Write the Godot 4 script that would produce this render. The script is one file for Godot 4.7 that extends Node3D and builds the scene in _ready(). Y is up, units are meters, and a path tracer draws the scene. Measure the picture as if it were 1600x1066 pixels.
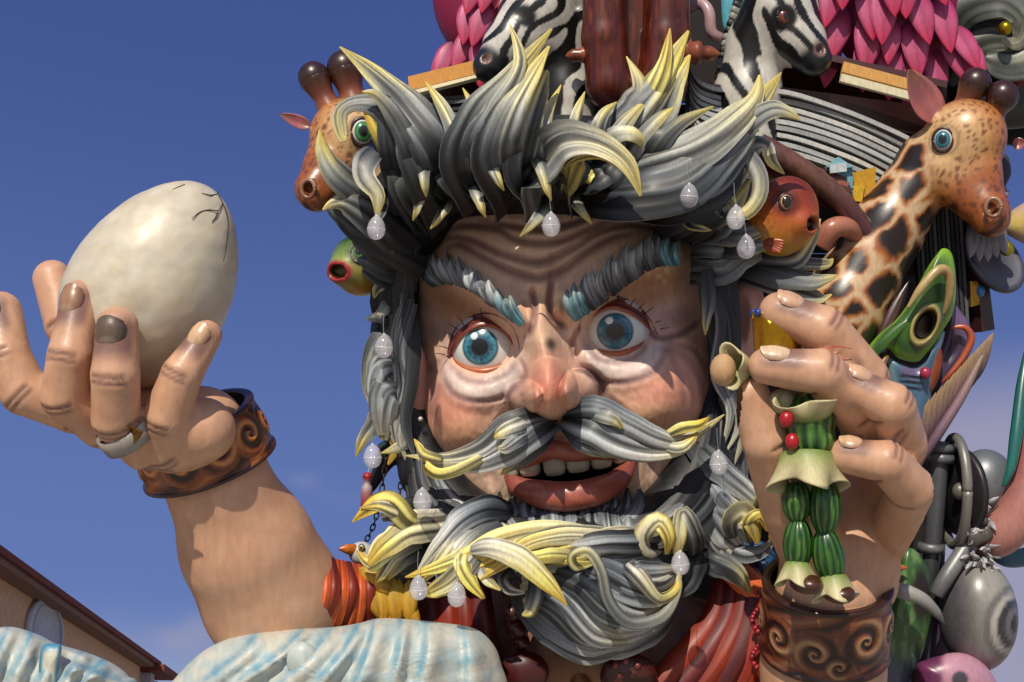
extends Node3D
# A carnival float seen from the street: a papier-mache bearded giant holding an egg and a small vegetable puppet.
# Shapes are laid out in a "stage" frame of 5 mm units, 9.9 m in front of the camera and tilted with it.
const D := 1989.0
const U := 0.005
const TILT := 20.0
var stage := Transform3D()
var base_of := {}
var taken := {}
var M := {}
var rng := RandomNumberGenerator.new()
var nz := FastNoiseLite.new()
var nf := FastNoiseLite.new()

func K(z: float) -> float: return (D - z) / D
func P(x: float, y: float, z := 0.0) -> Vector3:
	var k := (D - z) / D
	return Vector3((x - 800.0) * k, (533.0 - y) * k, z)
func PA(a: Array) -> PackedVector3Array:
	var r := PackedVector3Array()
	for p in a: r.append(P(p[0], p[1], p[2]))
	return r
func c(h: String) -> Color: return Color.html(h).srgb_to_linear()
func sm(a: float, b: float, x: float) -> float: return smoothstep(a, b, x)

# ---------- naming and grouping
func numbered(n: String) -> String:
	var k: int = taken.get(n, 0)
	taken[n] = k + 1
	return n if k == 0 else "%s_%03d" % [n, k]
func thing(called: String, label: String, category: String, at: Vector3, group := "", kind := "") -> Node3D:
	var o := Node3D.new()
	o.name = numbered(called)
	add_child(o)
	o.transform = Transform3D(stage.basis, stage * (at * U))
	base_of[o] = at
	o.set_meta("label", label)
	if category: o.set_meta("category", category)
	if group: o.set_meta("group", group)
	if kind: o.set_meta("kind", kind)
	return o
var part_names := {}
func put(called: String, b: MB, mat: Material, parent: Node3D, base_node: Node3D = null, label := "") -> MeshInstance3D:
	var t := base_node if base_node else parent
	var m := MeshInstance3D.new()
	m.mesh = b.commit(base_of[t])
	m.material_override = null
	m.mesh.surface_set_material(0, mat)
	var key := [parent, called]
	var k: int = part_names.get(key, 0)
	part_names[key] = k + 1
	m.name = called if k == 0 else "%s_%03d" % [called, k]
	parent.add_child(m, true)
	base_of[m] = base_of[t]
	if label: m.set_meta("label", label)
	return m

# ---------- mesh builder
class MB:
	var v := PackedVector3Array()
	var col := PackedColorArray()
	var ix := PackedInt32Array()
	var flat := false
	func commit(base: Vector3) -> ArrayMesh:
		var w := PackedVector3Array()
		w.resize(v.size())
		for i in v.size(): w[i] = (v[i] - base) * 0.005
		var st := SurfaceTool.new()
		if flat:
			st.begin(Mesh.PRIMITIVE_TRIANGLES)
			st.set_smooth_group(-1)
			for i in ix:
				st.set_color(col[i])
				st.add_vertex(w[i])
		else:
			var a := []
			a.resize(Mesh.ARRAY_MAX)
			a[Mesh.ARRAY_VERTEX] = w
			a[Mesh.ARRAY_COLOR] = col
			a[Mesh.ARRAY_INDEX] = ix
			st.create_from_arrays(a)
		st.generate_normals()
		return st.commit()
	func quad(a: int, b: int, cc: int, d: int) -> void:
		ix.append(a); ix.append(b); ix.append(cc); ix.append(a); ix.append(cc); ix.append(d)
	# grid of nu rings of nv points, appended; wrap joins last point to first
	func grid(pts: PackedVector3Array, cs: PackedColorArray, nu: int, nv: int, wrap := false) -> void:
		var o := v.size()
		v.append_array(pts)
		col.append_array(cs)
		for i in nu - 1:
			for j in (nv if wrap else nv - 1):
				var j2 := (j + 1) % nv
				quad(o + i * nv + j, o + (i + 1) * nv + j, o + (i + 1) * nv + j2, o + i * nv + j2)
	func ell(at: Vector3, r: Vector3, bs: Basis, cc: Color, seg := 14) -> void:
		var pts := PackedVector3Array()
		var cs := PackedColorArray()
		var n := maxi(4, seg / 2)
		for i in n + 1:
			var th := PI * i / n
			for j in seg:
				var ph := TAU * j / seg
				pts.append(at + bs * (r * Vector3(sin(th) * cos(ph), cos(th), sin(th) * sin(ph))))
				cs.append(cc)
		grid(pts, cs, n + 1, seg, true)
	func box(at: Vector3, s: Vector3, bs: Basis, cc: Color, bev := 0.0) -> void:
		var e := minf(bev, minf(s.x, minf(s.y, s.z)) * 0.45)
		var h := s * 0.5
		var o := v.size()
		if e <= 0.0:
			for i in 8:
				v.append(at + bs * Vector3(h.x if i & 1 else -h.x, h.y if i & 2 else -h.y, h.z if i & 4 else -h.z))
				col.append(cc)
			for q in [[0, 1, 3, 2], [5, 4, 6, 7], [4, 0, 2, 6], [1, 5, 7, 3], [2, 3, 7, 6], [4, 5, 1, 0]]:
				quad(o + q[0], o + q[1], o + q[2], o + q[3])
			return
		# rounded: a coarse superellipsoid grid
		var pts := PackedVector3Array()
		var cs := PackedColorArray()
		for i in 9:
			var th := PI * i / 8.0
			for j in 16:
				var ph := TAU * j / 16.0 + 0.0001
				var q := Vector3(sin(th) * cos(ph), cos(th), sin(th) * sin(ph))
				var m := maxf(absf(q.x), maxf(absf(q.y), absf(q.z)))
				q /= m
				var core := Vector3(clampf(q.x, -1, 1) * h.x, clampf(q.y, -1, 1) * h.y, clampf(q.z, -1, 1) * h.z)
				var inn := Vector3(clampf(core.x, -h.x + e, h.x - e), clampf(core.y, -h.y + e, h.y - e), clampf(core.z, -h.z + e, h.z - e))
				var dd := core - inn
				pts.append(at + bs * (inn + dd.normalized() * e))
				cs.append(cc)
		grid(pts, cs, 9, 16, true)

# ---------- curves
func curve(pts: PackedVector3Array, n: int) -> PackedVector3Array:
	var r := PackedVector3Array()
	var m := pts.size()
	for i in n:
		var t := float(i) / (n - 1) * (m - 1)
		var k := mini(int(t), m - 2)
		var f := t - k
		var p0 := pts[maxi(k - 1, 0)]
		var p3 := pts[mini(k + 2, m - 1)]
		r.append(pts[k].cubic_interpolate(pts[k + 1], p0, p3, f))
	return r
func val(a: Array, t: float) -> float:
	var x := t * (a.size() - 1)
	var k := mini(int(x), a.size() - 2)
	return lerpf(a[k], a[k + 1], smoothstep(0.0, 1.0, x - k) * 0.5 + (x - k) * 0.5)
func ramp(a: Array, t: float) -> Color:
	var x := clampf(t, 0.0, 1.0) * (a.size() - 1)
	var k := mini(int(x), a.size() - 2)
	return (a[k] as Color).lerp(a[k + 1], x - k)

# tube along a path; radii list in image px (scaled for depth); cols list of Colors along it
func tube(b: MB, path: PackedVector3Array, radii: Array, cols: Array, seg := 10, n := 16, flatten := 1.0, up := Vector3(0, 0, 1)) -> void:
	var q := curve(path, n)
	var pts := PackedVector3Array()
	var cs := PackedColorArray()
	for i in n:
		var t := float(i) / (n - 1)
		var tan := (q[mini(i + 1, n - 1)] - q[maxi(i - 1, 0)]).normalized()
		var nn := (up - tan * up.dot(tan)).normalized()
		if nn.length() < 0.1: nn = tan.cross(Vector3.RIGHT).normalized()
		var bb := tan.cross(nn)
		var r := val(radii, t) * K(q[i].z)
		var cc := ramp(cols, t)
		for j in seg:
			var a := TAU * j / seg
			pts.append(q[i] + nn * (cos(a) * r * flatten) + bb * (sin(a) * r))
			cs.append(cc)
	b.grid(pts, cs, n, seg, true)
	for e in [0, n - 1]:
		var o := b.v.size()
		b.v.append(q[e])
		b.col.append(ramp(cols, float(e) / (n - 1)))
		var s: int = o - seg - 1
		if e == 0:
			s = o - n * seg - (0)
		for j in seg:
			if e == 0: b.ix.append_array(PackedInt32Array([o, s + j, s + (j + 1) % seg]))
			else: b.ix.append_array(PackedInt32Array([o, s + (j + 1) % seg, s + j]))

# a lathed solid: profile [[radius, height] ...] about axis from a point
func lathe(b: MB, at: Vector3, axis: Vector3, prof: Array, cols: Array, seg := 16, squash := 1.0) -> void:
	var y := axis.normalized()
	var x := y.cross(Vector3(0.31, 0.17, 0.93)).normalized()
	var zz := y.cross(x)
	var pts := PackedVector3Array()
	var cs := PackedColorArray()
	for i in prof.size():
		for j in seg:
			var a := TAU * j / seg
			pts.append(at + y * prof[i][1] + x * (cos(a) * prof[i][0]) + zz * (sin(a) * prof[i][0] * squash))
			cs.append(ramp(cols, float(i) / maxi(1, prof.size() - 1)))
	b.grid(pts, cs, prof.size(), seg, true)

# ---------- smooth solids on a grid
class Field:
	var o: Vector3
	var h: float
	var nx: int
	var ny: int
	var nzz: int
	var f := PackedFloat32Array()
	func _init(lo: Vector3, hi: Vector3, cell: float) -> void:
		h = cell
		o = lo
		nx = int((hi.x - lo.x) / cell) + 2
		ny = int((hi.y - lo.y) / cell) + 2
		nzz = int((hi.z - lo.z) / cell) + 2
		f.resize(nx * ny * nzz)
		f.fill(1000.0)
	func span(lo: Vector3, hi: Vector3) -> PackedInt32Array:
		return PackedInt32Array([maxi(0, int((lo.x - o.x) / h)), mini(nx - 1, int((hi.x - o.x) / h) + 1), maxi(0, int((lo.y - o.y) / h)), mini(ny - 1, int((hi.y - o.y) / h) + 1), maxi(0, int((lo.z - o.z) / h)), mini(nzz - 1, int((hi.z - o.z) / h) + 1)])
	func cap(a: Vector3, b: Vector3, ra: float, rb: float, k := 6.0) -> void:
		var pad := maxf(ra, rb) + k + 3.0 * h
		var e := Vector3(pad, pad, pad)
		var s := span(a.min(b) - e, a.max(b) + e)
		var ba := b - a
		var inv := 1.0 / maxf(ba.length_squared(), 0.0001)
		for iz in range(s[4], s[5] + 1):
			for iy in range(s[2], s[3] + 1):
				var p := Vector3(o.x + s[0] * h, o.y + iy * h, o.z + iz * h) - a
				var i := (iz * ny + iy) * nx + s[0]
				for ixx in range(s[0], s[1] + 1):
					var t := clampf(p.dot(ba) * inv, 0.0, 1.0)
					var d := (p - ba * t).length() - ra - (rb - ra) * t
					var w := f[i]
					if d < w + k:
						var g := k - absf(w - d)
						f[i] = minf(w, d) - (g * g * 0.25 / k if g > 0.0 else 0.0)
					p.x += h
					i += 1
	func chain(pts: PackedVector3Array, r: Array, k := 6.0, inner := 6.0) -> void:
		for i in pts.size() - 1:
			cap(pts[i], pts[i + 1], r[i], r[i + 1], k if i == 0 else inner)
	func ell(at: Vector3, r: Vector3, bs: Basis, k := 6.0, carve := false) -> void:
		var m := maxf(r.x, maxf(r.y, r.z)) + k + 3.0 * h
		var e := Vector3(m, m, m)
		var s := span(at - e, at + e)
		var tb := bs.transposed()
		var step := tb * Vector3(h, 0, 0) / r
		for iz in range(s[4], s[5] + 1):
			for iy in range(s[2], s[3] + 1):
				var q := (tb * (Vector3(o.x + s[0] * h, o.y + iy * h, o.z + iz * h) - at)) / r
				var i := (iz * ny + iy) * nx + s[0]
				for ixx in range(s[0], s[1] + 1):
					var l := q.length()
					var d := l * (l - 1.0) / maxf((q / r).length(), 0.00001)
					var w := f[i]
					if carve:
						d = -d
						if d > w - k:
							var g2 := k - absf(w - d)
							f[i] = maxf(w, d) + (g2 * g2 * 0.25 / k if g2 > 0.0 else 0.0)
					elif d < w + k:
						var g := k - absf(w - d)
						f[i] = minf(w, d) - (g * g * 0.25 / k if g > 0.0 else 0.0)
					q += step
					i += 1
	func mesh(b: MB, paint: Callable) -> void:
		var at := {}
		var off := PackedInt32Array([0, 1, nx, nx + 1, nx * ny, nx * ny + 1, nx * ny + nx, nx * ny + nx + 1])
		var lim := 3.0 * h
		for iz in range(1, nzz - 2):
			for iy in range(1, ny - 2):
				var i := (iz * ny + iy) * nx
				for ixx in range(1, nx - 2):
					var f0 := f[i + ixx]
					if f0 > lim or f0 < -lim: continue
					var k := i + ixx
					var mask := 0
					for q in 8:
						if f[k + off[q]] < 0.0: mask |= 1 << q
					if mask == 0 or mask == 255: continue
					var sum := Vector3.ZERO
					var n := 0
					for q in 8:
						for bit in [1, 2, 4]:
							if q & bit: continue
							var r: int = q | bit
							var fa := f[k + off[q]]
							var fb := f[k + off[r]]
							if (fa < 0.0) == (fb < 0.0): continue
							var t := fa / (fa - fb)
							sum += Vector3(q & 1, (q >> 1) & 1, q >> 2).lerp(Vector3(r & 1, (r >> 1) & 1, r >> 2), t)
							n += 1
					var p := o + (Vector3(ixx, iy, iz) + sum / n) * h
					var g := Vector3(f[k + 1] - f0, f[k + nx] - f0, f[k + nx * ny] - f0) + Vector3(f[k + off[7]] - f[k + off[6]], f[k + off[7]] - f[k + off[5]], f[k + off[7]] - f[k + off[3]])
					var res: Array = paint.call(p, g.normalized())
					at[k] = b.v.size()
					b.v.append(res[0])
					b.col.append(res[1])
		var sx := [1, nx, nx * ny]
		for k in at:
			for ax in 3:
				var k2: int = k + sx[ax]
				var ina := f[k] < 0.0
				if ina == (f[k2] < 0.0): continue
				var u: int = sx[(ax + 1) % 3]
				var w: int = sx[(ax + 2) % 3]
				if not (at.has(k - u) and at.has(k - w) and at.has(k - u - w)): continue
				var q := [at[k - u - w], at[k - w], at[k], at[k - u]]
				if ina: b.quad(q[0], q[3], q[2], q[1])
				else: b.quad(q[0], q[1], q[2], q[3])
# ---------- materials, camera, light
func noise_tex(kind: int, freq: float, lo: float, hi: float, sx := 1.0, seed_ := 1, oct := 4) -> ImageTexture:
	var n := FastNoiseLite.new()
	n.seed = seed_
	n.noise_type = kind
	n.frequency = freq
	n.fractal_octaves = oct
	var im := n.get_seamless_image(512, int(512 / sx))
	if sx > 1.0: im.resize(512, 512, Image.INTERPOLATE_CUBIC)
	im.convert(Image.FORMAT_RGB8)
	var g := Color(lo, lo, lo)
	var h := Color(hi, hi, hi)
	for y in 512:
		for x in 512: im.set_pixel(x, y, g.lerp(h, im.get_pixel(x, y).r))
	return ImageTexture.create_from_image(im)
func bump_tex(freq: float, seed_: int, strength: float, kind := FastNoiseLite.TYPE_SIMPLEX_SMOOTH) -> ImageTexture:
	var n := FastNoiseLite.new()
	n.seed = seed_
	n.noise_type = kind
	n.frequency = freq
	n.fractal_octaves = 4
	var im := n.get_seamless_image(512, 512)
	im.bump_map_to_normal_map(strength)
	im.convert(Image.FORMAT_RGB8)
	return ImageTexture.create_from_image(im)
func paint_mat(rough: float, tint := Color.WHITE, tex: Texture2D = null, bump: Texture2D = null, scale := 1.6, nscale := 0.35, coat := 0.0) -> StandardMaterial3D:
	var m := StandardMaterial3D.new()
	m.albedo_color = tint
	m.vertex_color_use_as_albedo = true
	m.roughness = rough
	m.metallic_specular = 0.5
	m.uv1_triplanar = true
	m.uv1_scale = Vector3.ONE * scale
	if tex: m.albedo_texture = tex
	if bump:
		m.normal_enabled = true
		m.normal_texture = bump
		m.normal_scale = nscale
	if coat > 0.0:
		m.clearcoat_enabled = true
		m.clearcoat = coat
		m.clearcoat_roughness = 0.25
	return m
func setup() -> void:
	rng.seed = 7
	nz.seed = 3
	nz.frequency = 0.02
	nz.fractal_octaves = 3
	nf.seed = 9
	nf.frequency = 0.11
	nf.fractal_octaves = 2
	var cam := Camera3D.new()
	cam.name = "camera"
	cam.fov = 30.0
	cam.far = 3000.0
	cam.near = 0.05
	cam.transform = Transform3D(Basis(Vector3.RIGHT, deg_to_rad(TILT)), Vector3(0, 1.7, 0))
	add_child(cam)
	cam.make_current()
	stage = Transform3D(cam.basis, cam.position - cam.basis.z * (D * U))
	var env := Environment.new()
	env.background_mode = Environment.BG_SKY
	var sky := Sky.new()
	var pm := PanoramaSkyMaterial.new()
	var w := 1024
	var im := Image.create(w, w / 2, false, Image.FORMAT_RGBF)
	var cn := FastNoiseLite.new()
	cn.seed = 21
	cn.frequency = 0.9
	cn.fractal_octaves = 5
	for y in w / 2:
		var e := (0.5 - (y + 0.5) / (w / 2)) * PI
		for x in w:
			var a := (x + 0.5) / w * TAU
			# deep polarised blue overhead, paler towards the horizon
			var t := clampf(e / 0.62, 0.0, 1.0)
			var s := Color(0.46, 0.52, 0.64).lerp(Color(0.125, 0.195, 0.46), sm(0.0, 0.26, t)).lerp(Color(0.052, 0.092, 0.285), sm(0.15, 1.0, t))
			# the sky is palest low down and on the side of the sun, behind the camera
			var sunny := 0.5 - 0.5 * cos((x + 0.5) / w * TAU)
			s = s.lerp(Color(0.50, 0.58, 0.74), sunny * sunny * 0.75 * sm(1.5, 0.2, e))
			var dir := Vector3(cos(e) * sin(a), sin(e), cos(e) * cos(a))
			var n := cn.get_noise_3d(dir.x * 1.4, dir.y * 4.5, dir.z * 1.4) + 0.55 * cn.get_noise_3d(dir.x * 6.0 + 5.0, dir.y * 14.0, dir.z * 6.0)
			var az := (x + 0.5) / w * TAU
			var k := sm(0.05, 0.5, n + 0.05 + 0.8 * cos(3.0 * (az - 0.45))) * sm(0.34, 0.24, e) * sm(-0.05, 0.02, e)
			s = s.lerp(Color(0.34, 0.33, 0.46), clampf(k, 0.0, 0.9))
			if e < 0.0: s = Color(0.25, 0.24, 0.23)
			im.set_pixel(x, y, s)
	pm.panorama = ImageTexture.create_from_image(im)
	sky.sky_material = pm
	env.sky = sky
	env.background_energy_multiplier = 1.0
	env.tonemap_mode = Environment.TONE_MAPPER_LINEAR
	env.tonemap_exposure = 1.0
	env.sdfgi_enabled = true
	env.ssao_enabled = true
	env.ssil_enabled = true
	var we := WorldEnvironment.new()
	we.name = "world_environment"
	we.environment = env
	add_child(we)
	var sun := DirectionalLight3D.new()
	sun.name = "sun"
	var dirs := stage.basis * Vector3(-0.20, 0.79, 0.58)
	sun.look_at_from_position(Vector3.ZERO, -dirs, Vector3.RIGHT)
	sun.light_energy = 1.35
	sun.light_color = Color(1.0, 0.955, 0.88)
	sun.light_angular_distance = 0.5
	sun.shadow_enabled = true
	add_child(sun)
	var brush := noise_tex(FastNoiseLite.TYPE_SIMPLEX_SMOOTH, 0.03, 0.84, 1.0, 3.0, 4, 5)
	var bumpf := bump_tex(0.05, 12, 1.6)
	var bumpc := bump_tex(0.02, 5, 2.2)
	M.skin = paint_mat(0.5, Color.WHITE, noise_tex(FastNoiseLite.TYPE_SIMPLEX_SMOOTH, 0.022, 0.88, 1.0, 3.0, 14, 5), bumpc, 1.3, 0.34, 0.08)
	M.hair = paint_mat(0.52, Color.WHITE, brush, bumpf, 3.0, 0.6, 0.05)
	M.gloss = paint_mat(0.36, Color.WHITE, brush, bumpf, 2.0, 0.25, 0.25)
	M.eye = paint_mat(0.16, Color.WHITE, null, null, 1.0, 0.0, 0.7)
	M.matt = paint_mat(0.72, Color.WHITE, brush, bumpf, 2.0, 0.4)
	M.egg = paint_mat(0.45, Color.WHITE, noise_tex(FastNoiseLite.TYPE_SIMPLEX_SMOOTH, 0.012, 0.86, 1.0, 1.0, 31, 5), bumpc, 1.0, 0.22, 0.2)
	M.cloth = paint_mat(0.5, Color.WHITE, brush, bumpc, 1.2, 0.5, 0.1)
	M.metal = paint_mat(0.42, Color.WHITE, brush, bumpf, 2.0, 0.3)
	M.metal.metallic = 0.35
	M.gold = paint_mat(0.3, Color.WHITE, brush, bumpc, 3.0, 0.9)
	M.gold.metallic = 0.9
	M.wall = paint_mat(0.9, Color.WHITE, brush, bumpf, 0.7, 0.5)
	M.ground = paint_mat(0.95, Color.WHITE, brush, bumpf, 0.4, 0.6)
	var g := StandardMaterial3D.new()
	g.transparency = BaseMaterial3D.TRANSPARENCY_ALPHA
	g.albedo_color = Color(0.95, 0.95, 0.98, 0.30)
	g.roughness = 0.08
	g.metallic_specular = 0.6
	M.clear = g
# ---------- painted relief of the face
class Relief:
	var x0 := 580.0
	var y0 := 270.0
	var s := 2.5
	var w := 244
	var h := 250
	var H := PackedFloat32Array()
	var R := PackedFloat32Array()
	var G := PackedFloat32Array()
	var B := PackedFloat32Array()
	func _init(base: Color) -> void:
		for a in [H, R, G, B]: a.resize(w * h)
		H.resize(w * h); R.resize(w * h); G.resize(w * h); B.resize(w * h)
		H.fill(0.0); R.fill(base.r); G.fill(base.g); B.fill(base.b)
	func mixc(i: int, cc: Color, a: float) -> void:
		R[i] = lerpf(R[i], cc.r, a)
		G[i] = lerpf(G[i], cc.g, a)
		B[i] = lerpf(B[i], cc.b, a)
	func stroke(pts: Array, wid: Array, hgt: float, cc := Color.BLACK, alpha := 0.0, cw := 1.0) -> void:
		var tmp := PackedFloat32Array()
		tmp.resize(w * h)
		var tmc := PackedFloat32Array()
		tmc.resize(w * h)
		var lo := Vector2i(w, h)
		var hi := Vector2i(0, 0)
		var m := pts.size()
		var tot := 0.0
		for i in m - 1: tot += Vector2(pts[i][0], pts[i][1]).distance_to(Vector2(pts[i + 1][0], pts[i + 1][1]))
		var n := maxi(8, int(tot / 2.5))
		for k in n + 1:
			var t := float(k) / n * (m - 1)
			var q := mini(int(t), m - 2)
			var a := Vector2(pts[maxi(q - 1, 0)][0], pts[maxi(q - 1, 0)][1])
			var p1 := Vector2(pts[q][0], pts[q][1])
			var p2 := Vector2(pts[q + 1][0], pts[q + 1][1])
			var d := Vector2(pts[mini(q + 2, m - 1)][0], pts[mini(q + 2, m - 1)][1])
			var p := p1.cubic_interpolate(p2, a, d, t - q)
			var tw := float(k) / n * (wid.size() - 1)
			var qw := mini(int(tw), maxi(0, wid.size() - 2))
			var ww: float = wid[0] if wid.size() == 1 else lerpf(wid[qw], wid[qw + 1], tw - qw)
			var e := minf(1.0, 6.0 * minf(float(k) / n, 1.0 - float(k) / n) + 0.15)
			var r := ww * 2.0 * maxf(1.0, cw)
			var ax := maxi(0, int((p.x - r - x0) / s)); var bx := mini(w - 1, int((p.x + r - x0) / s) + 1)
			var ay := maxi(0, int((p.y - r - y0) / s)); var by := mini(h - 1, int((p.y + r - y0) / s) + 1)
			lo = Vector2i(mini(lo.x, ax), mini(lo.y, ay)); hi = Vector2i(maxi(hi.x, bx), maxi(hi.y, by))
			for iy in range(ay, by + 1):
				for ixx in range(ax, bx + 1):
					var dx := x0 + ixx * s - p.x
					var dy := y0 + iy * s - p.y
					var d2 := (dx * dx + dy * dy) / (4.0 * ww * ww)
					var i := iy * w + ixx
					if d2 < 1.0:
						var g := (1.0 - d2) * (1.0 - d2) * e
						if g > tmp[i]: tmp[i] = g
					var d3 := d2 / (cw * cw)
					if d3 < 1.0:
						var g3 := (1.0 - d3) * (1.0 - d3) * e
						if g3 > tmc[i]: tmc[i] = g3
		for iy in range(lo.y, hi.y + 1):
			for ixx in range(lo.x, hi.x + 1):
				var i := iy * w + ixx
				if tmp[i] > 0.0: H[i] += hgt * tmp[i]
				if alpha > 0.0 and tmc[i] > 0.0: mixc(i, cc, alpha * tmc[i])
	# an ellipse: soft bump (dome = false) or half ball (dome = true)
	func blob(cx: float, cy: float, rx: float, ry: float, ang: float, hgt: float, cc := Color.BLACK, alpha := 0.0, dome := false, full := false) -> void:
		var r := maxf(rx, ry)
		var ca := cos(deg_to_rad(ang)); var sa := sin(deg_to_rad(ang))
		for iy in range(maxi(0, int((cy - r - y0) / s)), mini(h - 1, int((cy + r - y0) / s) + 1) + 1):
			for ixx in range(maxi(0, int((cx - r - x0) / s)), mini(w - 1, int((cx + r - x0) / s) + 1) + 1):
				var dx := x0 + ixx * s - cx
				var dy := y0 + iy * s - cy
				var u := (dx * ca + dy * sa) / rx
				var v := (dy * ca - dx * sa) / ry
				var d := u * u + v * v
				if d >= 1.0: continue
				var i := iy * w + ixx
				H[i] += hgt * (sqrt(1.0 - (d * d if full else d)) if dome else (1.0 - d) * (1.0 - d))
				if alpha > 0.0: mixc(i, cc, alpha * (1.0 - d) * (1.0 - d * 0.4))
	func get_h(x: float, y: float) -> float:
		var fx := clampf((x - x0) / s, 0.0, w - 1.001); var fy := clampf((y - y0) / s, 0.0, h - 1.001)
		var i := int(fy) * w + int(fx)
		var u := fx - int(fx); var v := fy - int(fy)
		return lerpf(lerpf(H[i], H[i + 1], u), lerpf(H[i + w], H[i + w + 1], u), v)
	func get_c(x: float, y: float) -> Color:
		var fx := clampf((x - x0) / s, 0.0, w - 1.001); var fy := clampf((y - y0) / s, 0.0, h - 1.001)
		var i := int(fy) * w + int(fx)
		var u := fx - int(fx); var v := fy - int(fy)
		var a := Color(R[i], G[i], B[i]).lerp(Color(R[i + 1], G[i + 1], B[i + 1]), u)
		var b := Color(R[i + w], G[i + w], B[i + w]).lerp(Color(R[i + w + 1], G[i + w + 1], B[i + w + 1]), u)
		return a.lerp(b, v)

var face: Relief
const FCX := 886.0
const FCY := 575.0
const FZ := -140.0
func face_xy(t: float, th: float) -> Vector3:
	var e := 2.0 / 2.7
	var sx := signf(cos(th)) * pow(absf(cos(th)), e)
	var sy := signf(sin(th)) * pow(absf(sin(th)), e)
	var r := sin(t)
	var y := FCY + 330.0 * r * sy
	var rx := 246.0 * (1.0 - 0.16 * smoothstep(640.0, 900.0, y))
	return Vector3(FCX + rx * r * sx, y, 0.0)
func face_base(x: float, y: float) -> float:
	var rx := 246.0 * (1.0 - 0.16 * smoothstep(640.0, 900.0, y))
	var d := pow(absf(x - FCX) / rx, 2.7) + pow(absf(y - FCY) / 330.0, 2.7)
	return FZ + 225.0 * pow(maxf(0.0, 1.0 - d), 0.42)
func FP(x: float, y: float, up := 0.0) -> Vector3:
	return P(x, y, face_base(x, y) + face.get_h(x, y) + up)

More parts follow.
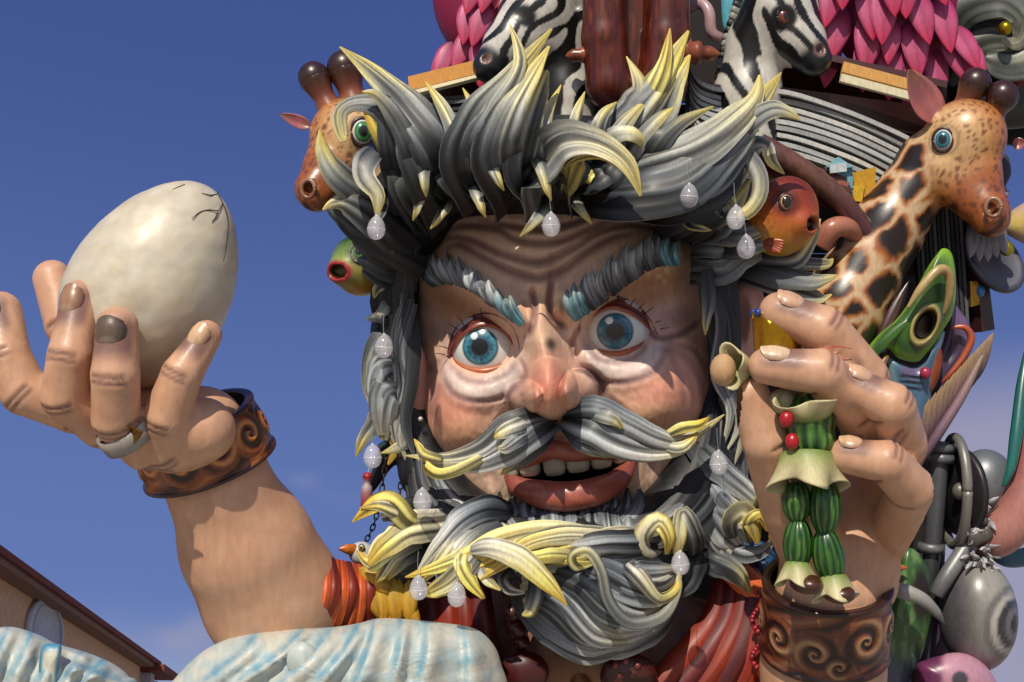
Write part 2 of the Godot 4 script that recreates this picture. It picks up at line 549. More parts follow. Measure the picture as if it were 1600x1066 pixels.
func carve_face() -> void:
	var skin := c("eec9b0")
	var purple := c("744a5c")
	var brown := c("a06a42")
	var rose := c("e58f74")
	face = Relief.new(skin)
	var f := face
	# forehead tone, temples, jaw
	f.blob(860, 390, 190, 70, 0, 10.0, c("eac8b2"), 0.6)
	f.blob(672, 470, 45, 150, 4, -14.0, c("cfa084"), 0.5)
	f.blob(1090, 470, 40, 150, -3, -12.0, c("cfa084"), 0.5)
	# brow ridges
	f.stroke([[660, 432], [705, 425], [760, 458], [815, 498]], [24, 30, 30, 24], 34.0)
	f.stroke([[878, 480], [935, 440], [1000, 395], [1062, 402]], [24, 30, 30, 22], 36.0)
	f.blob(845, 450, 46, 60, 0, 22.0, c("e2b48c"), 0.5)
	# eye sockets, painted orange brown
	f.blob(738, 500, 85, 52, 22, -22.0, c("b57f50"), 0.8)
	f.blob(700, 470, 55, 36, 25, -4.0, c("a06c40"), 0.7)
	f.blob(985, 462, 95, 46, -18, -20.0, c("b57f50"), 0.8)
	f.blob(1040, 440, 60, 40, -20, -4.0, c("ac774a"), 0.6)
	f.blob(758, 545, 66, 46, -4, -30.0, c("a06a60"), 0.45)
	f.blob(960, 518, 66, 46, -10, -30.0, c("a06a60"), 0.45)
	f.blob(1045, 500, 55, 34, -8, 0.0, c("8d6a78"), 0.7)
	f.blob(700, 520, 34, 26, 0, 0.0, c("8d6a70"), 0.55)
	# cheeks
	f.blob(706, 640, 84, 92, 0, 40.0, rose, 0.75)
	f.blob(1044, 612, 104, 96, -12, 56.0, c("e59278"), 0.75)
	f.blob(720, 690, 60, 50, 0, 12.0, c("e0b088"), 0.5)
	f.blob(1010, 660, 90, 40, -10, 10.0, c("e2b690"), 0.7)
	# bags under the eyes
	f.stroke([[694, 572], [716, 600], [758, 610], [800, 590], [815, 560]], [12, 19, 21, 17, 8], 15.0, c("dccfc8"), 0.85, 0.85)
	f.stroke([[916, 545], [935, 572], [975, 577], [1015, 562], [1036, 530]], [10, 19, 22, 19, 10], 15.0, c("dccfca"), 0.85, 0.85)
	f.stroke([[690, 585], [712, 618], [758, 628], [804, 610], [822, 575]], [4], -3.5, purple, 0.6)
	f.stroke([[905, 560], [930, 592], [978, 598], [1022, 580], [1044, 540]], [4], -3.5, purple, 0.6)
	f.stroke([[702, 566], [724, 590], [758, 596], [792, 584], [808, 562]], [4], -3.5, c("6d4258"), 0.6)
	f.stroke([[914, 535], [934, 560], [966, 566], [998, 554], [1014, 528]], [4], -3.5, c("6d4258"), 0.6)
	# nose
	f.stroke([[846, 522], [853, 560], [858, 600], [860, 640]], [15, 22, 31, 34], 44.0)
	f.stroke([[836, 486], [844, 525], [852, 570], [858, 610], [860, 640]], [16, 20, 25, 31, 33], 50.0, c("e4b792"), 0.45)
	f.blob(858, 608, 44, 50, 0, 52.0, Color.BLACK, 0.0, true)
	f.blob(858, 598, 56, 66, 0, 5.0, c("dd8a72"), 0.85)
	f.blob(818, 622, 29, 29, 0, 62.0, c("dca688"), 0.5, true)
	f.blob(905, 611, 30, 35, 0, 70.0, c("e2a585"), 0.5, true)
	f.stroke([[806, 598], [794, 622], [806, 648]], [4], -10.0, purple, 0.85)
	f.stroke([[915, 574], [940, 600], [934, 636], [915, 652]], [5, 6, 6, 5], -12.0, purple, 0.9)
	f.stroke([[884, 582], [879, 605], [886, 634]], [3], -5.0, c("9c6058"), 0.6)
	f.stroke([[833, 596], [834, 615], [838, 640]], [3], -5.0, c("9c6058"), 0.6)
	f.stroke([[806, 652], [840, 660], [862, 668], [900, 652], [934, 636]], [8], -16.0, c("3a2330"), 0.9)
	# frown between the brows
	f.stroke([[829, 452], [836, 478], [834, 505], [822, 528]], [4], -12.0, purple, 0.85)
	f.stroke([[864, 430], [858, 470], [864, 498], [884, 512]], [4], -12.0, purple, 0.9)
	f.blob(872, 488, 14, 22, 0, 12.0, c("c98860"), 0.5)
	f.blob(820, 490, 14, 24, 0, 10.0, c("c98860"), 0.5)
	# forehead wrinkles
	var ln := [
		[[676, 392], [702, 371], [735, 374], [785, 396], [842, 408], [892, 388], [935, 361], [980, 350], [1025, 357], [1062, 380]],
		[[682, 400], [714, 382], [757, 402], [806, 426], [842, 433], [880, 421], [920, 391], [962, 369], [1005, 362]],
		[[680, 372], [720, 352], [775, 357], [812, 374], [870, 376], [930, 352], [975, 336], [1040, 340], [1078, 372]],
		[[745, 342], [800, 352], [850, 357], [900, 346], [950, 326], [1020, 324]]]
	for i in 4:
		f.stroke(ln[i], [3.5, 4.5, 5, 4.5, 3.5], -6.5, purple, 0.75, 1.0)
		var upp := []
		for p in ln[i]: upp.append([p[0], p[1] + 12])
		f.stroke(upp, [5, 6, 6, 5], 3.5, c("e2bca4"), 0.3)
	# creases round the eyes and cheeks
	f.stroke([[1012, 515], [1030, 528], [1065, 522], [1098, 500]], [4], -10.0, purple, 0.85)
	f.stroke([[1030, 545], [1065, 552], [1092, 590], [1104, 650]], [5], -4.0, c("8f6270"), 0.5)
	f.stroke([[1040, 535], [1085, 548], [1110, 590]], [3], -5.0, c("84566a"), 0.5)
	f.stroke([[1044, 545], [1064, 590], [1072, 640]], [4], -2.5, c("9a6a74"), 0.4)
	f.stroke([[700, 560], [680, 580], [672, 620], [676, 660]], [5], -4.0, c("8f6270"), 0.5)
	f.stroke([[704, 552], [686, 560], [668, 580]], [3], -6.0, purple, 0.6)
	f.stroke([[686, 600], [680, 640], [690, 680]], [4], -2.5, c("9a6a74"), 0.4)
	f.stroke([[812, 560], [822, 585], [812, 600]], [3], -7.0, purple, 0.6)
	f.stroke([[908, 510], [896, 530], [902, 556]], [3], -7.0, purple, 0.6)
	f.stroke([[890, 530], [898, 560], [912, 580]], [3], -6.0, c("84566a"), 0.6)
	# folds from nose to mouth, mouth hollow, chin
	f.stroke([[940, 622], [975, 650], [1010, 690], [1018, 740]], [8], -8.0, c("84566a"), 0.5)
	f.stroke([[796, 640], [775, 672], [762, 710], [770, 760]], [6], -12.0, c("84566a"), 0.5)
	f.blob(890, 742, 112, 62, -7, 26.0)
	f.blob(888, 741, 101, 36, -8, -120.0, c("120a0a"), 1.0)
	f.blob(888, 742, 92, 26, -8, -30.0, c("120a0a"), 1.0)
	f.stroke([[815, 742], [890, 748], [965, 730]], [14], 0.0, c("120a0a"), 1.0)
	f.blob(885, 830, 70, 40, 0, 30.0)
	# nose wart mark and pale freckles over the right brow
	f.blob(861, 538, 11, 14, -20, 0.0, c("4c4244"), 1.0)
	for q in [[1014, 428, 4], [1030, 432, 5], [1042, 423, 4], [1027, 419, 3], [1040, 440, 3]]: f.blob(q[0], q[1], q[2] + 2, q[2] + 2, 0, 3.0, c("e6c9a4"), 1.0)

func head_mesh(b: MB) -> void:
	var rings := 124
	var seg := 420
	var pts := PackedVector3Array()
	var cs := PackedColorArray()
	for i in rings + 1:
		var t := float(i) / rings * PI * 0.5
		for j in seg:
			var q := face_xy(t, TAU * j / seg)
			var z := face_base(q.x, q.y) + face.get_h(q.x, q.y) * minf(1.0, 9.0 * (1.0 - float(i) / rings))
			var n := nf.get_noise_2d(q.x, q.y * 0.5)
			var cc := face.get_c(q.x, q.y)
			pts.append(P(q.x, q.y, z + n * 0.8))
			cs.append(cc * (1.0 + 0.10 * n))
	for i in range(1, 14):
		var t := PI * 0.5 + float(i) / 13 * PI * 0.5
		for j in seg:
			var q := face_xy(t, TAU * j / seg)
			pts.append(P(q.x, q.y, FZ + 200.0 * cos(t)))
			cs.append(c("b98c70"))
	b.grid(pts, cs, rings + 14, seg, true)

# ---------- one lock of stiff painted hair: a fluted tapering strip
# path: [[x, y, z] ...]; w: half widths; tone: colours from root to tip
var lock_seed := 0
var TONES := {}
func lock(parent: Node3D, called: String, path: Array, w: Array, tone: String, opt := {}) -> void:
	lock_seed += 1
	if called == "hair_lock" and path[0][1] < 365:
		# the quiff stands well out over the brow
		path = path.duplicate(true)
		for p in path:
			if p[2] > 100: p[2] = 100 + (p[2] - 100) * 1.5
	if called == "hair_lock" and path[0][0] > 690 and path[0][0] < 1066 and path[0][1] > 312 and path[0][1] < 358:
		path = path.duplicate(true)
		path[0][1] = path[0][1] - 30
		path[1][1] = path[1][1] - 10
	var b := MB.new()
	lock_into(b, path, w, tone, opt)
	put(called, b, M.hair, parent, opt.get("base", giant))
func lock_into(b: MB, path: Array, w: Array, tone: String, opt := {}) -> void:
	lock_seed += 1
	var n: int = opt.get("n", 22)
	var m: int = opt.get("m", 11)
	var q := curve(PA(path), n)
	var cols: Array = TONES[tone]
	var inner: Array = TONES[opt.get("inner", tone)]
	var arch: float = opt.get("arch", 0.24)
	var groove: float = opt.get("groove", 0.07)
	var flutes: float = opt.get("flutes", 3.0)
	var thick: float = opt.get("thick", 2.6)
	var tw0: float = deg_to_rad(opt.get("tw0", 0.0))
	var tw1: float = deg_to_rad(opt.get("tw1", 0.0))
	var face_dir: Vector3 = opt.get("dir", Vector3(0.05, 0.25, 1.0))
	var streak: float = opt.get("streak", 1.0)
	var fr := PackedVector3Array()
	var bk := PackedVector3Array()
	var cf := PackedColorArray()
	var cb := PackedColorArray()
	var wv := Vector3.ZERO
	var sd := lock_seed * 37.7
	var tilt := 0.30 * sin(lock_seed * 2.4)
	for i in n:
		var t := float(i) / (n - 1)
		var tan := (q[mini(i + 1, n - 1)] - q[maxi(i - 1, 0)]).normalized()
		var nn := (face_dir - tan * face_dir.dot(tan))
		var side := tan.cross(nn.normalized()).normalized() if nn.length() > 0.15 else wv
		if wv != Vector3.ZERO:
			if side.dot(wv) < 0.0: side = -side
			side = side.lerp(wv, 0.6)
			side = (side - tan * side.dot(tan)).normalized()
		wv = side
		var sd2 := side.rotated(tan, lerpf(tw0, tw1, t) + tilt * t)
		var nm := sd2.cross(tan)
		if i == 0 and nm.dot(face_dir) < 0.0: nm = -nm
		if nm.dot(face_dir) < -0.2 and tw1 == 0.0: pass
		var hw := val(w, t) * K(q[i].z)
		for jj in m:
			var u := (float(jj) / (m - 1)) * 2.0 - 1.0
			var edge := 1.0 - pow(absf(u), 6.0)
			var wave := clampf(1.6 * nf.get_noise_2d(u * flutes * 3.0 + sd, t * 2.0) + 0.4 * cos(u * PI * flutes * 0.8 + sd + sin(t * 3.0 + sd)), -1.0, 1.0)
			var hh := arch * hw * (1.0 - u * u) + groove * hw * wave * edge + 0.10 * hw * nf.get_noise_2d(t * 16.0 + sd, u * 2.0)
			var p := q[i] + sd2 * (u * hw * (1.0 + 0.12 * nf.get_noise_2d(t * 26.0 + sd, signf(u) * 40.0))) + nm * hh
			fr.append(p)
			bk.append(p - nm * minf(thick, hw * 0.3 + 0.5))
			var st := nf.get_noise_2d(u * (6.0 + hw * 0.10) + sd, t * 3.0 + sd * 0.3)
			var st2 := nf.get_noise_2d(u * (10.0 + hw * 0.40) + sd, t * 2.2)
			var st3 := nf.get_noise_2d(u * (26.0 + hw * 0.8) + sd, t * 3.4 + 50.0)
			var k := clampf(t + 0.20 * st * streak * (1.0 - t * 0.4) + 0.07 * wave * streak, 0.0, 1.0)
			var lt := 1.0 - sm(0.6, 1.0, t)
			var g := 1.0 + streak * (lt * 0.75 + 0.25) * (1.6 * st2 + 0.8 * st3 + 0.3 * wave)
			g = clampf(g, 0.22, 2.1)
			var cc := ramp(cols, k)
			cf.append(Color(cc.r * g, cc.g * g, cc.b * g))
			cc = ramp(inner, k)
			cb.append(Color(cc.r * g, cc.g * g, cc.b * g))
	# front, back, and the two cut edges, kept apart so that they stay crisp
	b.grid(fr, cf, n, m)
	var br := PackedVector3Array()
	var cr := PackedColorArray()
	var e1 := PackedVector3Array()
	var c1 := PackedColorArray()
	var e2 := PackedVector3Array()
	var c2 := PackedColorArray()
	for i in n:
		var ec := ramp(cols, minf(1.0, float(i) / (n - 1) + 0.30))
		for jj in m:
			br.append(bk[i * m + m - 1 - jj])
			cr.append(cb[i * m + m - 1 - jj])
		var o := Vector3(0.013, 0.011, 0.007)
		e1.append(fr[i * m + m - 1] + o); e1.append(bk[i * m + m - 1] + o)
		e2.append(bk[i * m] + o); e2.append(fr[i * m] + o)
		for z in 2:
			c1.append(ec); c2.append(ec)
	b.grid(br, cr, n, m)
	b.grid(e1, c1, n, 2)
	b.grid(e2, c2, n, 2)
# ---------- hands and arms
# marks painted and pressed into a finger: knuckle folds and the dark rim of a nail
var marks := []
func fold(p: Vector3, axis: Vector3, w: float, depth: float, reach: float, col: Color, a: float) -> void:
	marks.append([p, axis.normalized(), w, depth, reach, col, a])
var limb_tone: Callable
func paint_limb(p: Vector3, n: Vector3) -> Array:
	var cc: Color = limb_tone.call(p, n)
	var q := p
	for m in marks:
		var d: Vector3 = p - m[0]
		var l := d.length()
		if l > m[4]: continue
		var s: float = d.dot(m[1]) / m[2]
		var g := exp(-s * s) * (1.0 - sm(m[4] * 0.72, m[4], l))
		q -= n * (g * m[3])
		cc = cc.lerp(m[5], minf(1.0, g * m[6]))
	var v := nf.get_noise_3d(p.x * 0.5, p.y * 0.5, p.z * 0.5)
	return [q, cc * (1.0 + 0.05 * v)]
# nail plate on a finger: tip, direction to the tip, outward normal, half width, length, finger radius
func nail(parent: Node3D, tip: Vector3, along: Vector3, out: Vector3, hw: float, ln: float, fr: float, col: Color, dark: Color) -> void:
	var b := MB.new()
	var y := along.normalized()
	var z := (out - y * out.dot(y)).normalized()
	var x := y.cross(z)
	var pts := PackedVector3Array()
	var cs := PackedColorArray()
	for i in 13:
		var t := float(i) / 12
		for j in 11:
			var u := float(j) / 10 * 2.0 - 1.0
			var wq := hw * sqrt(maxf(0.0, 1.0 - pow(1.0 - clampf(t * 1.9, 0.0, 1.0), 2.4))) * (1.0 - 0.16 * sm(0.7, 1.0, t))
			var xx := u * wq
			var zz := sqrt(maxf(0.0, fr * fr - xx * xx)) - fr
			var curve_down := -0.10 * fr * sm(0.6, 1.0, t) - 0.7 * fr * pow(1.0 - t, 5.0) * 0.2
			pts.append(tip + x * xx + y * ((t - 1.0) * ln - u * u * 0.18 * ln * sm(0.6, 1.0, t)) + z * (zz + curve_down + 4.6 - 2.6 * absf(pow(u, 6.0)) - 2.6 * pow(1.0 - t, 6.0)))
			var rim := maxf(pow(absf(u), 5.0), pow(1.0 - t, 5.0))
			var lun := sm(0.32, 0.24, t + u * u * 0.18)
			var cc := col.lerp(dark, clampf(rim * 0.9, 0, 1)).lerp(col.lerp(Color(0.8, 0.62, 0.5), 0.35), lun * 0.6)
			cs.append(cc * (1.0 + 0.12 * nf.get_noise_2d(u * 14.0 + tip.x, t * 3.0)))
	b.grid(pts, cs, 13, 11, false)
	put("fingernail", b, M.gloss, parent, giant)
# a finger: joints tip -> root, radii; returns nothing, adds to the field, with folds and a nail
func finger(f: Field, parent: Node3D, j: Array, r: Array, nail_out: Vector3, nail_w: float, nail_l: float, ncol: Color, ndark: Color, kk := 4.0, tip_shift := 0.45) -> void:
	var q := PA(j)
	var rr := []
	for i in r.size(): rr.append(r[i] * K(q[i].z))
	f.chain(q, rr, kk, 3.0)
	var a: Vector3 = (q[0] - q[1]).normalized()
	var pur := c("583842")
	for i in range(1, q.size() - 1):
		var ax: Vector3 = ((q[i - 1] - q[i]).normalized() + (q[i] - q[i + 1]).normalized()).normalized()
		var back := (nail_out - ax * nail_out.dot(ax)).normalized()
		for o in [-7.0, 2.0]:
			fold(q[i] + back * rr[i] + ax * o, ax, 3.0, 2.4 if o > 0.0 else 1.8, rr[i] * 0.98, pur, 0.75 if o > 0.0 else 0.6)
		# the flexion side
		fold(q[i] - back * rr[i] * 0.9, ax, 3.0, 3.0, rr[i] * 1.0, pur, 0.7)
	if nail_w > 0.0:
		var z := (nail_out - a * nail_out.dot(a)).normalized()
		var tip: Vector3 = q[0] + z * rr[0] + a * rr[0] * tip_shift
		# dark bed behind and beside the nail
		for o in [0.35, 0.75, 1.1]:
			marks.append([tip - a * (nail_l * o * K(q[0].z)) + z * 0.0, a, nail_l * 0.30, 0.4, nail_w * 1.45, pur, 0.6])
		nail(parent, tip, a, z, nail_w * K(q[0].z), nail_l * K(q[0].z), rr[0] * 1.02, ncol, ndark)
var giant: Node3D
func skin_tone(p: Vector3, n: Vector3) -> Color:
	var v := nz.get_noise_3d(p.x, p.y, p.z)
	return c("d6a98a").lerp(c("c59272"), clampf(0.35 + v * 0.45, 0.0, 1.0))
func build_body() -> void:
	giant = thing("giant_figure", "colossal grey bearded papier-mache giant with blue eyes raising both hands", "carnival figure", P(900, 1250, -60))
	carve_face()
	var b := MB.new()
	head_mesh(b)
	# ears
	var ears := Field.new(P(1110, 640, -90), P(1225, 400, 110), 4.5)
	ears.ell(P(1158, 512, -10), Vector3(38, 84, 34), Basis(Vector3(0, 0, 1), -0.12) * Basis(Vector3.UP, -0.5), 4)
	ears.ell(P(1150, 505, 28), Vector3(20, 58, 26), Basis(Vector3(0, 0, 1), -0.12) * Basis(Vector3.UP, -0.5), 6, true)
	ears.ell(P(1146, 540, 14), Vector3(12, 30, 16), Basis.IDENTITY, 6)
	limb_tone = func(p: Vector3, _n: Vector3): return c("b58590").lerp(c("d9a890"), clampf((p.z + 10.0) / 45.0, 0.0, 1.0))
	ears.mesh(b, paint_limb)
	var ear2 := Field.new(P(600, 690, -90), P(690, 500, 90), 4.5)
	ear2.ell(P(645, 590, -10), Vector3(26, 72, 28), Basis(Vector3(0, 0, 1), 0.1), 4)
	ear2.ell(P(640, 575, 20), Vector3(11, 44, 16), Basis(Vector3(0, 0, 1), 0.1), 6, true)
	ear2.mesh(b, paint_limb)
	# torso and neck
	var t := Field.new(P(380, 1290, -330), P(1480, 840, 180), 9.0)
	t.ell(P(900, 1190, -110), Vector3(400, 250, 150), Basis.IDENTITY, 20)
	t.cap(P(890, 800, -130), P(895, 1010, -100), 150, 190, 60)
	t.cap(P(560, 1060, -80), P(900, 1060, -110), 110, 150, 40)
	t.cap(P(1250, 1060, -80), P(900, 1060, -110), 110, 150, 40)
	t.ell(P(905, 1230, 40), Vector3(26, 200, 40), Basis.IDENTITY, 60, true)
	limb_tone = func(p: Vector3, _n: Vector3): return c("9a6c4a").lerp(c("6f4a33"), clampf(0.5 + nz.get_noise_3d(p.x, p.y, p.z), 0, 1))
	t.mesh(b, paint_limb)
	# arm and hand with the egg
	limb_tone = skin_tone
	marks = []
	var arm := Field.new(P(180, 1190, -100), P(680, 560, 330), 7.0)
	arm.chain(PA([[314, 672, 208], [344, 762, 190], [384, 850, 150], [425, 930, 110], [490, 1040, 30], [560, 1130, -40]]), [62, 68, 90, 98, 100, 110], 6, 30)
	arm.mesh(b, paint_limb)
	var h1 := Field.new(P(-90, 790, 90), P(420, 380, 430), 4.0)
	var dk := c("4a3a2e")
	h1.cap(P(322, 690, 200), P(255, 662, 240), 58, 46, 10)
	h1.cap(P(322, 690, 200), P(180, 645, 240), 52, 40, 20)
	finger(h1, giant, [[0, 488, 262], [10, 556, 286], [38, 612, 285], [115, 640, 265], [210, 655, 240]], [33, 36, 37, 37, 42], Vector3(-0.35, -0.1, 1.0), 25, 46, c("6d5a4a"), c("32261f"))
	finger(h1, giant, [[126, 466, 318], [110, 556, 345], [100, 620, 330], [160, 662, 280], [240, 668, 235]], [29, 35, 36, 39, 44], Vector3(-0.3, 0.0, 1.0), 22, 50, c("a87e62"), c("5c4033"))
	finger(h1, giant, [[183, 512, 360], [180, 586, 368], [182, 655, 340], [228, 694, 285], [285, 690, 235]], [33, 37, 38, 42, 48], Vector3(-0.15, -0.05, 1.0), 26, 48, c("6b5a4b"), c("2c211b"))
	finger(h1, giant, [[323, 524, 320], [284, 586, 338], [260, 652, 325], [268, 694, 285], [318, 682, 225]], [24, 32, 37, 45, 54], Vector3(-0.3, 0.25, 1.0), 18, 42, c("dcb48c"), c("7a5746"))
	finger(h1, giant, [[82, 436, 165], [104, 508, 185], [160, 600, 205], [245, 655, 220]], [30, 33, 40, 50], Vector3(-0.3, 0.2, -1.0), 0, 0, dk, dk)
	h1.cap(P(316, 672, 285), P(292, 688, 250), 44, 46, 14)
	h1.mesh(b, paint_limb)
	# the other arm and hand
	marks = []
	var arm2 := Field.new(P(1150, 1290, 20), P(1430, 880, 330), 7.0)
	arm2.chain(PA([[1292, 930, 215], [1287, 1040, 180], [1284, 1140, 150], [1282, 1230, 110]]), [72, 82, 88, 92], 6, 30)
	arm2.mesh(b, paint_limb)
	var h2 := Field.new(P(1105, 990, 100), P(1490, 420, 440), 4.0)
	h2.chain(PA([[1292, 950, 212], [1325, 850, 172], [1350, 760, 165]]), [76, 86, 70], 10, 30)
	h2.cap(P(1330, 850, 170), P(1402, 800, 190), 70, 48, 30)
	finger(h2, giant, [[1172, 616, 338], [1198, 690, 330], [1236, 790, 272], [1290, 890, 190]], [30, 39, 48, 62], Vector3(-1.0, 0.2, -0.6), 0, 0, dk, dk, 14)
	finger(h2, giant, [[1218, 488, 330], [1288, 516, 345], [1352, 592, 325], [1372, 690, 205]], [32, 38, 38, 50], Vector3(0.1, 1.0, 0.55), 22, 48, c("d8ad8c"), c("8a6452"), 8)
	finger(h2, giant, [[1198, 572, 368], [1284, 582, 382], [1345, 650, 335], [1385, 730, 210]], [29, 37, 38, 48], Vector3(0.1, 1.0, 0.6), 20, 52, c("e3c4a4"), c("8a6452"), 5)
	finger(h2, giant, [[1326, 600, 372], [1394, 634, 388], [1412, 694, 345], [1397, 770, 215]], [29, 36, 36, 46], Vector3(0.25, 1.0, 0.5), 20, 44, c("dab08e"), c("8a6452"), 5)
	finger(h2, giant, [[1322, 712, 372], [1386, 722, 392], [1424, 764, 360], [1402, 835, 225]], [28, 33, 36, 46], Vector3(0.2, 1.0, 0.55), 18, 38, c("dcb490"), c("7c5646"), 5)
	h2.mesh(b, paint_limb)
	put("body", b, M.skin, giant)

# ---------- eyes, lids, lips, teeth
func eyeball(cx: float, cy: float, z: float, r: float, look: Vector3, iris_r: float, pupil_r: float, who: Node3D, tones: Array, base_node: Node3D = null) -> void:
	var at := P(cx, cy, z)
	var b := MB.new()
	var y := look.normalized()
	var x := y.cross(Vector3.UP).normalized()
	var zz := x.cross(y)
	var pts := PackedVector3Array()
	var cs := PackedColorArray()
	var rk := r * K(z)
	for i in 61:
		var th := PI * 0.62 * i / 60.0
		for j in 64:
			var ph := TAU * j / 64
			pts.append(at + (y * cos(th) + (x * cos(ph) + zz * sin(ph)) * sin(th)) * rk)
			var d := th * r
			var cc := c("d9dcda").lerp(c("b7b4bd"), sm(iris_r * 1.2, r * 1.4, d))
			var rays := nf.get_noise_2d(ph * 26.0 + cx, d * 0.6) + 0.6 * nf.get_noise_2d(cos(ph) * 30.0, sin(ph) * 30.0)
			var ir: Color = (tones[1] as Color).lerp(tones[0], clampf(sm(pupil_r, iris_r, d) * 1.1 + rays * 0.5 - 0.1, 0, 1))
			ir = ir.lerp(tones[2], sm(iris_r * 0.82, iris_r, d))
			cc = ir.lerp(cc, sm(iris_r - 0.6, iris_r + 1.2, d))
			cc = cc.lerp(c("0c0c0e"), sm(pupil_r + 1.0, pupil_r - 0.6, d))
			cs.append(cc)
	b.grid(pts, cs, 61, 64, true)
	var e := put("eyeball", b, M.eye, who, base_node)
	# painted white catch-light disc, laid on the ball
	var g := MB.new()
	var dir := (y + x * 0.16 * iris_r / 28.0 + zz * 0.30 * iris_r / 28.0).normalized()
	g.ell(at + dir * rk * 0.998, Vector3(iris_r * 0.22, iris_r * 0.06, iris_r * 0.22) * K(z), Basis(dir.cross(Vector3.BACK).normalized(), dir, dir.cross(Vector3.BACK).normalized().cross(dir)), c("dfe8ea"), 12)
	put("painted_highlight", g, M.eye, e)

# band along a curve lying on the face, radius list, colour ramp across
func lid(called: String, path: Array, radii: Array, cols: Array, lift: float, flat := 0.7) -> void:
	var pts := PackedVector3Array()
	for p in path: pts.append(FP(p[0], p[1], lift + (p[2] if p.size() > 2 else 0.0)))
	var b := MB.new()
	tube(b, pts, radii, cols, 14, 30, flat)
	put(called, b, M.gloss, giant)
func build_face_parts() -> void:
	var blue := [c("4a8fa6"), c("1d4f63"), c("123240")]
	eyeball(760, 543, 22, 56, Vector3(-0.17, 0.02, 1.0), 29, 13, giant, blue)
	eyeball(962, 518, 36, 56, Vector3(-0.10, 0.0, 1.0), 29, 14, giant, blue)
	var red := [c("5a241f"), c("8c4030"), c("9a4a36"), c("6d2c24")]
	for s in 2:
		var lines: Array = [[[703, 556], [722, 521], [757, 505], [790, 519], [806, 548]], [[909, 525], [925, 493], [958, 478], [996, 494], [1022, 522]]][s]
		var cxy: Vector2 = [Vector2(760, 543), Vector2(962, 518)][s]
		var z0: float = [22.0, 36.0][s]
		# upper lid: a thick hood over the ball
		var b := MB.new()
		var pts := PackedVector3Array()
		var cs := PackedColorArray()
		var n := 32
		var q := curve(PackedVector3Array(lines.map(func(p): return Vector3(p[0], p[1], 0))), n)
		for i in n:
			var t := float(i) / (n - 1)
			var bulge := sin(PI * clampf(t, 0.02, 0.98))
			for j in 12:
				var a := float(j) / 11
				var outp := (Vector2(q[i].x, q[i].y) - cxy).normalized()
				var off := (a - 0.25) * (7.0 + 15.0 * bulge)
				var xy := Vector2(q[i].x, q[i].y) + outp * off
				var dd := (xy - cxy).length()
				var ball := z0 + sqrt(maxf(56.0 * 56.0 - dd * dd, 60.0)) + 7.0
				var fz := face_base(xy.x, xy.y) + face.get_h(xy.x, xy.y) + 1.0
				var zz := lerpf(ball + 5.0 * sin(a * PI), fz, sm(0.45, 1.0, a))
				if a < 0.01: zz -= 6.0
				pts.append(P(xy.x, xy.y, zz))
				var cc := c("b8633f").lerp(c("6a2b26"), sm(0.05, 0.3, a)).lerp(c("7c3a35"), sm(0.35, 0.6, a)).lerp(c("4c2030"), sm(0.75, 1.0, a))
				cs.append(cc * (1.0 + 0.25 * nf.get_noise_2d(i * 2.0 + s * 50, a * 9.0)))
		b.grid(pts, cs, n, 12, false)
		put("upper_eyelid", b, M.gloss, giant)
		# lower lid rim
		var low: Array = [[[706, 556], [724, 574], [757, 580], [789, 570], [806, 548]], [[912, 526], [934, 549], [964, 554], [996, 543], [1018, 520]]][s]
		for pass_ in 2:
			var lb := MB.new()
			var lp := PackedVector3Array()
			for p in low:
				var dv: Vector2 = (Vector2(p[0], p[1]) - cxy)
				var xy: Vector2 = cxy + dv * (1.0 + 0.13 * pass_)
				var dd := dv.length() * (1.0 + 0.13 * pass_)
				lp.append(P(xy.x, xy.y, z0 + sqrt(maxf(56.0 * 56.0 - dd * dd, 60.0)) + 4.0 - 5.0 * pass_))
			tube(lb, lp, [2, 5, 6, 5, 2] if pass_ == 0 else [2, 6, 7, 6, 2], [c("b5623e"), c("c06a40"), c("8d4a34")] if pass_ == 0 else [c("8a5560"), c("a97880"), c("7a4a58")], 10, 26)
			put("lower_eyelid", lb, M.gloss, giant)
		# lashes
		var lash := MB.new()
		for i in 13:
			var t := 0.05 + 0.9 * i / 12.0
			var k := int(t * (n - 1))
			var outp := (Vector2(q[k].x, q[k].y) - cxy).normalized()
			var xy := Vector2(q[k].x, q[k].y) + outp * 9.0
			var e2 := xy + outp * (12.0 + 4.0 * sin(i * 2.1)) + Vector2(3.0 * sin(i * 1.7) + (t - 0.5) * 14.0, -4)
			var dd := (xy - cxy).length()
			var z1 := z0 + sqrt(maxf(56.0 * 56.0 - dd * dd, 60.0)) + 12.0
			tube(lash, PackedVector3Array([P(xy.x, xy.y, z1), P((xy.x + e2.x) / 2, (xy.y + e2.y) / 2 - 1, z1 + 9), P(e2.x, e2.y, z1 + 14)]), [0.8, 0.7, 0.3], [c("15100f"), c("15100f")], 5, 6)
		put("eyelashes", lash, M.hair, giant)
	# lips
	var lipc := [c("8a473c"), c("a65a4c"), c("ab5f50"), c("9f5648"), c("8a473c")]
	var lb := MB.new()
	var lq := PackedVector3Array()
	for p in [[792, 741, 36], [812, 762, 62], [850, 773, 84], [887, 776, 92], [928, 769, 86], [966, 750, 66], [992, 716, 36]]: lq.append(P(p[0], p[1], face_base(p[0], p[1]) + p[2] - 40.0))
	tube(lb, lq, [6, 17, 23, 24, 23, 18, 6], lipc, 22, 40, 0.95)
	for i in lb.v.size(): # fine vertical lip wrinkles
		var w := nf.get_noise_2d(lb.v[i].x * 2.2, lb.v[i].y * 0.25)
		lb.v[i].z += w * 1.8
		lb.col[i] = lb.col[i] * (1.0 + 0.22 * w)
	put("lower_lip", lb, M.gloss, giant)
	var ub := MB.new()
	var uq := PackedVector3Array()
